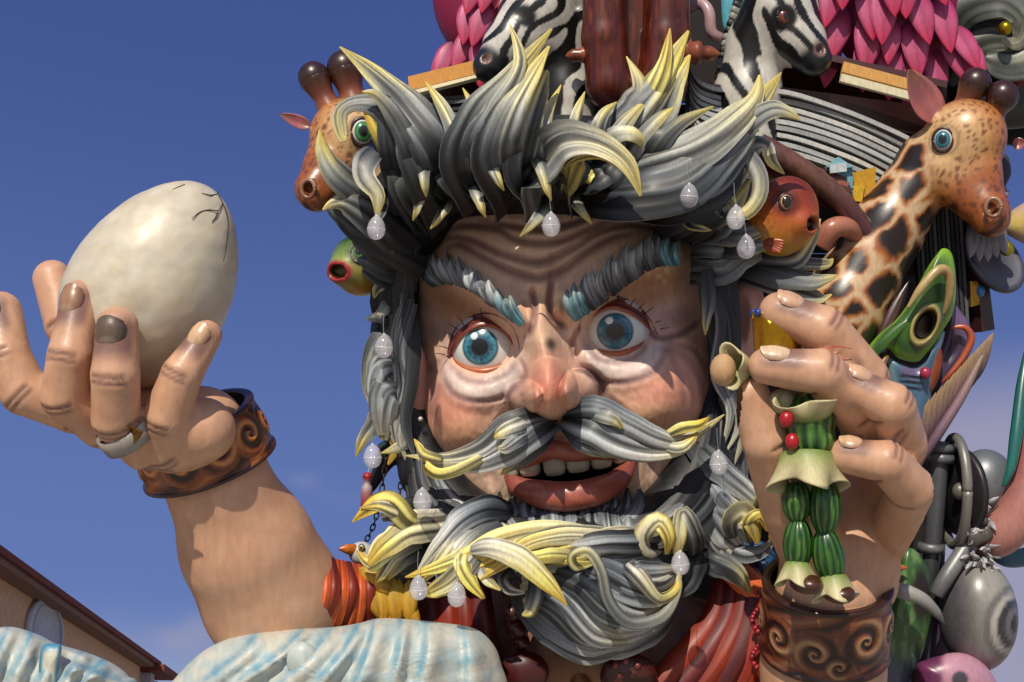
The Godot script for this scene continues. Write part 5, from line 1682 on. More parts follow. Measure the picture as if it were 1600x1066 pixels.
func zebra(label: String, at: Vector3, parts: Array, muzzle: Vector3, eye: Array, ears: Array, look: Vector3, ph: float, mane: Array) -> void:
	var o := thing("zebra", label, "zebra", at, "zebra heads on top of the pile")
	var lo := Vector3(1e6, 1e6, 1e6)
	var hi := -lo
	for q in parts:
		var p := P(q[0], q[1], q[2])
		var e: Vector3 = Vector3.ONE * (q[3] + 12)
		lo = lo.min(p - e)
		hi = hi.max(p + e)
	var f := Field.new(lo, hi, 3.0)
	for i in parts.size():
		var q: Array = parts[i]
		if q[4] < 0: f.ell(P(q[0], q[1], q[2]), Vector3.ONE * q[3], Basis.IDENTITY, 16)
		else:
			var w: Array = parts[q[4]]
			f.cap(P(w[0], w[1], w[2]), P(q[0], q[1], q[2]), w[3], q[3], 18)
	var eyep := P(eye[0], eye[1], eye[2])
	var nos := muzzle + Vector3(signf(muzzle.x - eyep.x) * 4, 12, 30)
	f.ell(nos, Vector3(8, 9, 14), Basis.IDENTITY, 3, true)
	var poll := P(parts[0][0], parts[0][1], parts[0][2])
	var hd := (muzzle - poll).normalized()
	paint_fn = func(p: Vector3, n: Vector3):
		var l := (p - muzzle).length()
		var along := (p - poll).dot(hd)
		var w := nf.get_noise_3d(p.x * 0.07 + ph, p.y * 0.07, p.z * 0.07)
		var onhead := sm(90.0, 62.0, (p - poll - hd * 40.0).length())
		# head: bands that run from the eye towards the muzzle, curving; neck: rings across it
		var pv := Vector3(-hd.y, hd.x, 0).normalized()
		var s1 := sin((p - eyep).dot(pv) * 0.23 + w * 4.0 + 0.9 + 0.9 * sin(along * 0.045))
		var s2 := sin((p.y * 0.045 * signf(ph) + p.x * 0.135) + w * 4.0 + ph)
		var s := lerpf(s2, s1, onhead)
		var cc := c("dcd8ce").lerp(c("b9b8b2"), clampf(0.4 + nf.get_noise_3d(p.x * 0.3, p.y * 0.3, p.z * 0.3), 0, 1) * 0.5).lerp(c("17181c"), sm(0.05, 0.22, s))
		cc = cc.lerp(c("1b1d22"), sm(42.0, 30.0, l))
		cc = cc.lerp(c("18191c"), sm(26.0, 19.0, (p - eyep).length()))
		return cc.lerp(c("b98a80"), sm(15.0, 11.0, (p - nos).length()) * 0.4)
	var b := MB.new()
	f.mesh(b, plain_paint)
	put("head_and_neck", b, M.gloss, o)
	small_eye(o, eye[0], eye[1], eye[2], eye[3], look, c("8a3a24"), c("141416"), c("6a4038"))
	for e in ears:
		var eb := MB.new()
		leaf(eb, P(e[0], e[1], e[4]), P(e[2], e[3], e[4] + 8), e[5], Vector3(0.1, 0.1, 1.0), [c("2a2b2e"), c("8c8a86"), c("b9b6ae"), c("1b1c1f")], -0.4, 0.0, 14, 9)
		put("ear", eb, M.gloss, o)
	var mb := MB.new()
	var q := curve(PA(mane), 26)
	for i in 25:
		var a := q[i]
		mb.box((a + q[i + 1]) * 0.5, Vector3(26, 13, 15), Basis(Vector3(0, 0, 1), -0.5 * signf(ph)), c("1a1b1e") if i % 4 < 2 else c("8f8d88"), 3.0)
	put("mane", mb, M.hair, o).set_meta("kind", "stuff")

func fish(label: String, at: Vector3, cen: Array, r: Vector3, turn: float, mouth: Array, eye: Array, look: Vector3, cols: Array, lipc: Color, iris: Color, fins: Array) -> void:
	var o := thing("painted_fish", label, "fish", at, "fish heads poking out beside the hair")
	var ce := P(cen[0], cen[1], cen[2])
	var bs := Basis(Vector3(0, 0, 1), deg_to_rad(turn))
	var f := Field.new(ce - Vector3.ONE * (r.x + r.y), ce + Vector3.ONE * (r.x + r.y), 4.0)
	f.ell(ce, r, bs, 10)
	var mp := P(mouth[0], mouth[1], mouth[2])
	var md := Vector3(mouth[3], mouth[4], mouth[5]).normalized()
	var mb2 := Basis(md.cross(Vector3.UP).normalized(), Vector3.UP.slide(md).normalized(), md)
	f.ell(mp, Vector3(mouth[6] * 1.35, mouth[6] * 1.05, mouth[6] * 1.1), mb2, 14)
	f.ell(mp + md * mouth[6] * 0.9, Vector3(mouth[6] * 0.95, mouth[6] * 0.62, mouth[6] * 1.3), mb2, 4, true)
	var ep := P(eye[0], eye[1], eye[2])
	paint_fn = func(p: Vector3, n: Vector3):
		var q := bs.transposed() * (p - ce)
		var v := q.y / r.y
		var cc := ramp(cols, clampf(0.5 - v * 0.55 + 0.08 * nz.get_noise_3d(p.x, p.y, p.z), 0, 1))
		# overlapping scales behind the head
		var row := floorf(q.y / 9.0)
		var sx := fposmod(q.x + (4.5 if int(row) & 1 else 0.0), 9.0) - 4.5
		var sy := fposmod(q.y, 9.0) - 4.5
		var sc := sm(3.2, 5.2, Vector2(sx, sy).length())
		cc = cc.lerp(cols[0] * 0.35, sc * 0.55 * sm(-0.1, -0.5, q.x * signf(mouth[3]) / r.x))
		var l: Vector3 = (p - mp - md * mouth[6] * 0.9)
		var q2: Vector3 = mb2.transposed() * l
		var rr: float = Vector2(q2.x / 0.95, q2.y / 0.62).length() / mouth[6]
		cc = cc.lerp(lipc, sm(1.75, 1.35, rr) * sm(-1.0, -0.2, q2.z / mouth[6]))
		cc = cc.lerp(c("0c0606"), sm(1.02, 0.86, rr) * sm(-1.9, -0.6, q2.z / mouth[6]))
		return cc.lerp(cols[0] * 0.45, sm(27.0, 15.0, (p - ep).length()) * 0.8)
	var b := MB.new()
	f.mesh(b, plain_paint)
	put("body", b, M.gloss, o)
	small_eye(o, eye[0], eye[1], eye[2], eye[3], look, iris, cols[0] * 0.6, Color(0.55, 0.42, 0.3))
	for q in fins:
		var fb := MB.new()
		for i in 5:
			var a := (i - 2) * 0.16
			var root := P(q[0], q[1], q[4])
			var tip := root + (P(q[2], q[3], q[4] + 14) - root).rotated(Vector3(0, 0, 1), a)
			leaf(fb, root, tip, 7, Vector3(0, 0, 1), [cols[1], cols[1], cols[2]], 0.3)
		put("fin", fb, M.gloss, o)

# birds covered with big magenta feathers
func pink_bird(label: String, body: Array, rows: Array, o_at: Vector3) -> void:
	var o := thing("pink_feathered_bird", label, "bird", o_at, "magenta feathered birds behind the book")
	var b := MB.new()
	b.ell(P(body[0], body[1], body[2]), Vector3(body[3], body[4], body[5]), Basis(Vector3(0, 0, 1), deg_to_rad(body[6])), c("8a1444"), 30)
	put("breast", b, M.hair, o)
	for row in rows:
		for i in row[6]:
			var t: float = (i + 0.5) / float(row[6])
			var x := lerpf(row[0], row[2], t) + rng.randf_range(-11, 11)
			var y := lerpf(row[1], row[3], t) + rng.randf_range(-4, 4)
			var ln: float = row[4] * rng.randf_range(0.78, 1.25)
			var a: float = deg_to_rad(lerpf(row[7], row[8], t) + rng.randf_range(-10, 10))
			var z: float = row[5] - 26.0 * pow(t * 2.0 - 1.0, 2.0)
			var fb := MB.new()
			leaf(fb, P(x, y, z), P(x + sin(a) * ln, y + cos(a) * ln, z + 16), ln * 0.25, Vector3(0.05, 0.2, 1), [c("6f1740"), c("b93a72"), c("c65a86"), c("c4446f"), c("d02550")], 0.16, 0.03, 14, 7)
			put("feather", fb, M.hair, o)

func build_animals() -> void:
	giraffe("spotted giraffe with a long patched neck and blue eye on the right", P(1310, 600, -80),
		[[1509, 216, -62, 57, -1], [1522, 268, -48, 40, 0], [1546, 332, -18, 29, 1], [1549, 345, -14, 27, 2], [1476, 262, -64, 47, 0], [1452, 256, -90, 48, 0], [1386, 356, -96, 60, 5], [1318, 480, -90, 70, 6], [1270, 600, -90, 74, 7], [1500, 294, -46, 36, 5], [1524, 316, -34, 32, 10]],
		[1474, 219, -22, 15], [1549, 325, 14], [[1496, 184, 1521, 136, -66, -56, 20], [1548, 190, 1564, 156, -58, -46, 20]], [[1470, 192, 1420, 108, -50, 31, 0.35], [1582, 226, 1604, 222, -80, 10, 0]],
		[[1500, 318, 0], [1512, 345, 8], [1530, 362, 18], [1556, 362, 20], [1572, 340, 16]], Vector3(-0.45, 0.0, 1.0), c("2f7f96"), P(1440, 290, -70), true)
	giraffe("giraffe head with green eye half hidden behind the hair on the left", P(540, 340, -120),
		[[545, 214, -120, 60, -1], [516, 264, -94, 43, 0], [492, 296, -70, 30, 1], [496, 304, -68, 28, 2], [580, 230, -130, 50, 0], [600, 300, -150, 60, 4]],
		[566, 207, -66, 18], [483, 296, -38], [[520, 178, 493, 126, -124, -126, 21], [556, 170, 540, 112, -130, -132, 24]], [[486, 198, 437, 178, -130, 11, 0], [575, 176, 600, 140, -120, 14, 0]],
		[[474, 320, -48], [492, 332, -40], [514, 318, -44], [530, 300, -52]], Vector3(0.25, 0.0, 1.0), c("3f8a4a"), P(620, 330, -150), true)
	zebra("zebra looking left between the quiff and the wooden scroll", P(880, 300, -160),
		[[838, 22, -150, 56, -1], [800, 66, -128, 43, 0], [764, 104, -110, 27, 1], [850, 60, -150, 48, 0], [876, 60, -170, 46, 0], [884, 150, -170, 50, 4], [886, 260, -170, 56, 5]],
		P(762, 106, -108), [820, 28, -100, 11], [[896, 20, 905, -40, -160, 24], [868, -16, 880, -70, -160, 20]], Vector3(-0.5, 0, 1.0), -1.4, [[902, -10, -180], [922, 80, -186], [930, 170, -186], [930, 250, -186]])
	zebra("zebra looking right beside the magenta feathers", P(1165, 300, -160),
		[[1218, 18, -140, 56, -1], [1246, 62, -124, 43, 0], [1272, 92, -112, 29, 1], [1200, 50, -150, 48, 0], [1180, 70, -160, 46, 0], [1168, 150, -160, 54, 4], [1162, 280, -160, 60, 5]],
		P(1273, 94, -110), [1224, 27, -86, 12], [[1180, -20, 1160, -70, -160, 22], [1240, -34, 1256, -84, -160, 20]], Vector3(0.35, 0, 1.0), 1.7, [[1158, 0, -184], [1136, 80, -186], [1126, 150, -186], [1120, 220, -186]])
	fish("orange fish with open mouth and yellow belly beside the giraffe neck", P(1225, 400, 0), [1224, 338, 70], Vector3(52, 62, 40), -20, [1257, 350, 92, 0.8, -0.12, 0.6, 17], [1228, 316, 107, 11], Vector3(0.15, 0.05, 1), [c("6e2416"), c("9c4020"), c("b65226"), c("c47a30"), c("c79a34")], c("b0552c"), c("3a1d12"), [[1192, 380, 1224, 386, 112], [1195, 290, 1180, 262, 70]])
	fish("green fish with round red mouth below the left giraffe", P(560, 460, -60), [562, 415, -60], Vector3(46, 50, 46), 15, [534, 424, -34, -0.55, -0.1, 1.0, 19], [562, 396, -20, 13], Vector3(-0.1, 0.35, 1), [c("2f4f2a"), c("7f9a4a"), c("b9b468"), c("8f8a3a"), c("c08a24")], c("b03038"), c("4f7f4a"), [[588, 410, 606, 396, -36], [582, 440, 604, 446, -36]])
	pink_bird("magenta feathered bird at the upper left, behind the zebra", [760, 10, -260, 92, 120, 60, 20], [[730, 44, 790, 56, 74, -198, 3, -24, 0], [722, -6, 790, 0, 84, -184, 3, -22, 0], [700, 60, 722, 70, 62, -206, 2, -32, -20], [880, -30, 935, -30, 72, -230, 3, -10, 10], [738, -56, 800, -56, 84, -172, 3, -20, 5]], P(760, 130, -260))
	pink_bird("magenta feathered bird at the upper right, behind the giraffe horns", [1400, 10, -250, 120, 125, 60, -20],
		[[1290, 50, 1480, 70, 84, -205, 5, -8, 18], [1300, 6, 1490, 40, 90, -192, 5, -10, 22], [1296, -40, 1486, -8, 92, -178, 5, -12, 24], [1300, -86, 1466, -70, 92, -164, 5, -12, 20], [1476, 30, 1508, 70, 74, -186, 2, 16, 28]], P(1400, 150, -250))
# ---------- the pile behind: books, scroll, masks, wheels
func page_run(o: Node3D, path: Array, n: int, drop: float, wid: float, cols: Array, seg := 18) -> void:
	# a fan of thick pages, each a curved slab with its own edge
	for k in n:
		var b := MB.new()
		var q := curve(PA(path), seg)
		var off := -drop * k
		var th := drop * 0.72
		var pts := PackedVector3Array()
		var cs := PackedColorArray()
		var j0 := rng.randf_range(-4, 4)
		for i in seg:
			var t := float(i) / (seg - 1)
			var w := 2.6 * nf.get_noise_2d(t * 18.0 + k * 9.0, k * 30.0)
			var p := q[i] + Vector3(0, off * (1.0 + 0.25 * t) + w, j0 + 3.0 * nf.get_noise_2d(t * 22.0, k * 20.0 + 7.0))
			for e in [[0, 0], [0, -th], [-wid, -th], [-wid, 0]]:
				pts.append(p + Vector3(0, e[1], e[0]))
				cs.append((cols[k % cols.size()] as Color) * (1.0 + 0.3 * nf.get_noise_2d(t * 40.0, k * 5.0 + e[1])))
		b.grid(pts, cs, seg, 4, true)
		b.flat = true
		put("page", b, M.matt, o)
func slab(o: Node3D, called: String, quad: Array, thick: float, cc: Color, mat: Material, bev := 2.0) -> MeshInstance3D:
	# a board through four corner points, given thickness along its normal
	var p := PA(quad)
	var n := (p[1] - p[0]).cross(p[3] - p[0]).normalized() * thick * 0.5
	var b := MB.new()
	for s in [1.0, -1.0]:
		for i in 4:
			b.v.append(p[i] + n * s)
			b.col.append(cc * (1.0 + 0.12 * nf.get_noise_2d(p[i].x, p[i].y)))
	b.quad(0, 3, 2, 1)
	b.quad(4, 5, 6, 7)
	for i in 4:
		var j := (i + 1) % 4
		b.quad(i, j, 4 + j, 4 + i)
	b.flat = true
	return put(called, b, mat, o)

func build_pile() -> void:
	# dark scenery frame that carries everything behind the head
	var fr := thing("scenery_frame", "dark timber scenery frame behind the giant head that carries the pile", "frame", P(1050, 1200, -420))
	for q in [[700, 150, 1450, 190], [690, 260, 1480, 300], [720, 380, 1500, 420], [760, 500, 1490, 540], [760, 620, 1470, 660], [760, 740, 1480, 780], [760, 860, 1500, 900], [760, 980, 1500, 1020]]:
		slab(fr, "board", [[q[0], q[1] + 10, -400], [q[2], q[3] - 20, -390], [q[2] - 6, q[3] + 98, -390], [q[0], q[1] + 128, -400]], 16, c("1c1412"), M.matt)
	slab(fr, "board", [[860, -160, -330], [1300, -160, -330], [1300, 170, -330], [860, 150, -330]], 16, c("17110f"), M.matt)
	slab(fr, "board", [[1440, -160, -320], [1680, -160, -320], [1660, 236, -320], [1440, 210, -320]], 16, c("151513"), M.matt)
	# the open book lying on the crown of the head
	var bk := thing("open_book", "huge open book with gilt edged maroon covers and grey pages above the hair", "book", P(1030, 320, -200))
	slab(bk, "cover", [[640, 128, -156], [930, 60, -200], [930, 130, -330], [640, 190, -330]], 12, c("4a1a16"), M.gloss)
	slab(bk, "gilt_edge", [[638, 122, -146], [752, 94, -148], [752, 116, -140], [640, 144, -138]], 10, c("c98a34"), M.matt)
	slab(bk, "gilt_edge", [[640, 145, -136], [752, 117, -138], [752, 122, -134], [641, 151, -132]], 8, c("d9d0aa"), M.matt)
	slab(bk, "cover", [[1170, 60, -180], [1480, 132, -150], [1480, 180, -330], [1170, 120, -330]], 12, c("431613"), M.gloss)
	slab(bk, "gilt_edge", [[1318, 98, -136], [1462, 136, -132], [1458, 152, -128], [1314, 114, -132]], 10, c("cf9a52"), M.matt)
	slab(bk, "gilt_edge", [[1314, 116, -128], [1458, 154, -124], [1456, 166, -122], [1312, 128, -126]], 8, c("e0d8b4"), M.matt)
	slab(bk, "cover_board", [[1110, 122, -190], [1470, 170, -180], [1450, 215, -190], [1110, 150, -190]], 10, c("2d100e"), M.gloss)
	page_run(bk, [[1078, 104, -140], [1096, 128, -128], [1150, 140, -126], [1230, 142, -126], [1330, 172, -128], [1420, 214, -140]], 9, 10.5, 60, [c("c2c4c3"), c("a0a4a5"), c("d0d0cc"), c("b4b7b7")], 26)
	page_run(bk, [[1040, 92, -160], [1010, 130, -150], [940, 150, -150], [840, 152, -150], [740, 146, -150], [648, 156, -160]], 7, 8.0, 50, [c("4d4f55"), c("7b7d80"), c("2f3136"), c("5c5e62")])
	# carved scroll of a stringed instrument with its pegs
	var sc := thing("wooden_scroll", "big glossy red brown wooden instrument head with side pegs between the zebras", "instrument", P(990, 230, -120))
	var f := Field.new(P(880, 235, -230), P(1100, -160, 0), 4.5)
	f.chain(PA([[944, -130, -95], [944, 60, -88], [952, 132, -90], [984, 162, -100]]), [34, 36, 38, 30], 8, 8)
	f.chain(PA([[1042, -130, -95], [1042, 60, -88], [1034, 132, -90], [996, 162, -100]]), [36, 38, 40, 30], 8, 8)
	f.cap(P(992, -130, -140), P(992, 140, -140), 40, 40, 4)
	paint_fn = func(p: Vector3, n: Vector3):
		var g := nf.get_noise_3d(p.x * 0.9, p.y * 0.07, p.z * 0.9)
		return c("6a2818").lerp(c("2c0f0b"), clampf(0.45 + g * 1.1, 0, 1)).lerp(c("a8492a"), sm(0.25, 0.6, g) * 0.5)
	var b := MB.new()
	f.mesh(b, plain_paint)
	put("carved_block", b, M.gloss, sc)
	for s in [[912, 86, -1.0], [1072, 82, 1.0]]:
		var pb := MB.new()
		lathe(pb, P(s[0], s[1], -88), Vector3(s[2], -0.08, 0.15), [[0.1, -6], [24, -4], [25, 6], [17, 9], [20, 18], [18, 24], [11, 27], [13, 36], [10, 44], [1, 56]] if s[2] > 0.0 else [[0.1, -6], [14, -4], [13, 4], [10, 8], [11, 18], [6, 26], [0.5, 30]], [c("7a3a20"), c("9c5230"), c("6a2f1c"), c("a05a34")], 20)
		put("peg", pb, M.gloss, sc)
	# rough planks, an eel-like branch, small houses of card
	var pk := thing("broken_planks", "reddish broken planks under the book pages", "planks", P(1240, 300, -80))
	for i in 6: slab(pk, "plank", [[1176, 226 + i * 11, -90 + i * 4], [1322 + 6 * (i % 3), 278 + i * 9, -80 + i * 4], [1320, 288 + i * 9, -78 + i * 4], [1174, 238 + i * 11, -88 + i * 4]], 8, [c("6a3424"), c("8f5038"), c("4a241b")][i % 3], M.gloss)
	var el := MB.new()
	tube(el, PA([[1150, 210, -60], [1196, 232, -40], [1256, 268, -36], [1312, 312, -40], [1360, 372, -60]]), [18, 19, 18, 17, 16], [c("553040"), c("6f4a3a"), c("5a3540")], 16, 40)
	for i in el.v.size():
		var p := el.v[i]
		var n := nf.get_noise_3d(p.x * 0.7, p.y * 0.7, p.z * 0.7)
		el.col[i] = el.col[i].lerp(c("a07a4a"), sm(0.0, -0.7, p.y - 533 + 270 - (p.x - 400) * -0.6) * 0.1) * (1.0 + 0.5 * n)
	one("purple_branch", el, M.gloss, P(1256, 290, -36), "purple brown scaly branch slanting above the orange fish", "branch")
	var pf := MB.new()
	tube(pf, PA([[1282, 384, -40], [1300, 358, -30], [1324, 356, -40], [1342, 374, -60]]), [16, 17, 16, 12], [c("a5644c"), c("b97a64"), c("8f5a4a")], 14, 20)
	one("pink_snake", pf, M.gloss, P(1290, 370, -40), "smooth pinkish coil between the orange fish and giraffe neck", "snake")
	var ho := thing("card_house", "tiny pale blue card house with a white tag above the giraffe neck", "toy house", P(1312, 300, -90))
	slab(ho, "wall", [[1292, 262, -88], [1330, 262, -88], [1330, 306, -88], [1292, 306, -88]], 20, c("6aa5b5"), M.matt)
	slab(ho, "roof", [[1290, 262, -76], [1308, 246, -76], [1332, 262, -76], [1311, 264, -76]], 16, c("7fb6c2"), M.matt)
	slab(ho, "tag", [[1296, 258, -66], [1322, 254, -66], [1323, 268, -66], [1297, 271, -66]], 4, c("c9d2d6"), M.matt)
	var yb := thing("yellow_block", "yellow block beside the tiny card house", "block", P(1342, 312, -100))
	slab(yb, "side", [[1320, 274, -100], [1366, 262, -100], [1362, 322, -100], [1322, 314, -100]], 24, c("c9981e"), M.matt)
	slab(yb, "front_board", [[1318, 292, -86], [1350, 290, -86], [1346, 316, -86], [1318, 312, -86]], 8, c("d9ac2a"), M.matt)
	# upright book at the right
	var ub := thing("upright_book", "tall dark book standing on end behind the giraffe neck", "book", P(1470, 540, -140))
	for i in 11: slab(ub, "page", [[1424 + i * 7, 296 + i * 2, -140 + i], [1429 + i * 7, 296 + i * 2, -139 + i], [1443 + i * 7, 520, -139 + i], [1438 + i * 7, 520, -140 + i]], 40, [c("33343a"), c("585a60"), c("26272c")][i % 3], M.matt)
	slab(ub, "cover", [[1501, 318, -120], [1512, 318, -130], [1536, 516, -130], [1516, 520, -120]], 46, c("3a201d"), M.gloss)
	slab(ub, "cover", [[1404, 300, -150], [1420, 300, -140], [1436, 430, -140], [1420, 430, -150]], 46, c("3a1d19"), M.gloss)
	slab(ub, "gilt_corner", [[1513, 440, -104], [1526, 440, -104], [1528, 476, -104], [1515, 480, -104]], 16, c("b08a3a"), M.gold)
	var jb := MB.new()
	jb.ell(P(1531, 455, -100), Vector3(8, 11, 9), Basis.IDENTITY, c("3f86c0"), 14)
	put("blue_stud", jb, M.gloss, ub)
	# fan shell, dish and stones under the giraffe muzzle
	var sh := thing("grey_shell", "ribbed grey shell below the giraffe muzzle", "shell", P(1530, 410, -70))
	for i in 5:
		var lb := MB.new()
		leaf(lb, P(1530 + i * 5, 340, -80), P(1516 + i * 14, 412 - absf(i - 1.5) * 6, -62), 15, Vector3(0, 0, 1), [c("3a3a44"), c("6d6d74"), c("8d8a92")], 0.6)
		put("rib", lb, M.gloss, sh)
	var ds := thing("round_dish", "dark round dish with a gold boss below the shell at the right edge", "dish", P(1562, 440, -100))
	b = MB.new()
	lathe(b, P(1556, 404, -110), Vector3(0.42, 0.42, 0.8), [[0.1, -26], [42, -22], [62, -6], [62, 0], [54, 4], [50, 0], [34, -4], [0.1, -4]], [c("221d28"), c("2c2632"), c("3d3a48"), c("70727e"), c("3a3844")], 40)
	put("rim", b, M.gloss, ds)
	b = MB.new()
	b.ell(P(1573, 388, -88), Vector3(12, 13, 12), Basis.IDENTITY, c("b8ac3c"), 18)
	put("boss", b, M.gold, ds)
	b = MB.new()
	pillow(b, [[1566, 356], [1580, 330], [1625, 310], [1650, 350], [1630, 388], [1590, 376]], -130, 26, 20, func(x, y, l): return [c("b79a86").lerp(c("c2aa58"), sm(26, 4, Vector2(x - 1590, y - 348).length())), 0.0])
	one("beige_stone", b, M.matt, P(1600, 390, -130), "rounded beige stone with a yellow spot at the right edge", "stone")
	b = MB.new()
	pillow(b, [[1530, 250], [1570, 240], [1580, 270], [1568, 300], [1560, 350], [1540, 330]], -140, 14, 14, flatc(c("3b3a44")))
	for i in 9: b.ell(P(1566 + 5 * sin(i * 2.2), 296 + i * 8, -126), Vector3(9, 7, 8), Basis(Vector3(0, 0, 1), i), c("8a8796"), 10)
	one("grey_foam", b, M.matt, P(1560, 350, -140), "lumpy grey foam behind the giraffe muzzle", "foam")
	# swirling wave sculpture, top right corner
	var wv := thing("dark_swirl", "dark green grey swirl with a gold bead in the upper right corner", "sculpture", P(1560, 180, -240))
	TONES.swirl = [c("26302c"), c("4d544c"), c("7d7f72"), c("9a9a86")]
	for q in [[[1470, 90, -240], [1500, 20, -220], [1560, 0, -210], [1600, 30, -205], [1590, 66, -205], [1565, 62, -200]], [[1480, 130, -250], [1530, 70, -230], [1600, 70, -220], [1650, 110, -220]], [[1460, 30, -260], [1520, -20, -250], [1600, -30, -250], [1660, 0, -250]], [[1540, 90, -220], [1580, 100, -214], [1606, 84, -214], [1604, 50, -214]], [[1440, 0, -280], [1500, -40, -270], [1560, -60, -270]]]:
		lock(wv, "band", q, [10, 30, 30, 24, 12, 3], "swirl", {"n": 28, "m": 13, "flutes": 2.0, "base": wv})
	b = MB.new()
	b.ell(P(1571, 44, -180), Vector3(12, 12, 12), Basis.IDENTITY, c("b89a2a"), 16)
	put("gold_bead", b, M.gold, wv)
	b = MB.new()
	pillow(b, [[1500, 100], [1560, 96], [1640, 110], [1660, 170], [1600, 200], [1520, 190]], -260, 30, 20, func(x, y, l): return [c("16171a").lerp(c("2f7f94"), sm(14, 8, Vector2(x - 1572, y - 122).length())).lerp(c("8f2a24"), sm(9, 5, absf(Vector2(x - 1566, y - 106).length() - 34.0)) * (1.0 if x > 1575 else 0.0)).lerp(c("9aa0a4"), sm(13, 9, Vector2(x - 1570, y - 110).length())), 0.0])
	one("black_creature", b, M.gloss, P(1580, 200, -260), "black rounded creature with blue and red markings behind the giraffe horns", "creature")
	b = MB.new()
	pillow(b, [[1130, -20], [1160, -14], [1146, 20], [1136, 52], [1128, 30]], -190, 10, 10, flatc(c("5fb0c4")))
	one("blue_petal", b, M.gloss, P(1136, 52, -190), "pale blue petal between the scroll and right zebra", "petal")
	b = MB.new()
	tube(b, PA([[1076, 12, -170], [1096, 6, -160], [1108, 20, -150], [1112, 50, -150], [1128, 60, -150]]), [9, 9, 9, 9, 8], [c("a9828c"), c("c0a0a4"), c("8f6a74")], 12, 24)
	one("pink_coil", b, M.gloss, P(1110, 60, -160), "dusty pink curled tube right of the wooden scroll", "tube")

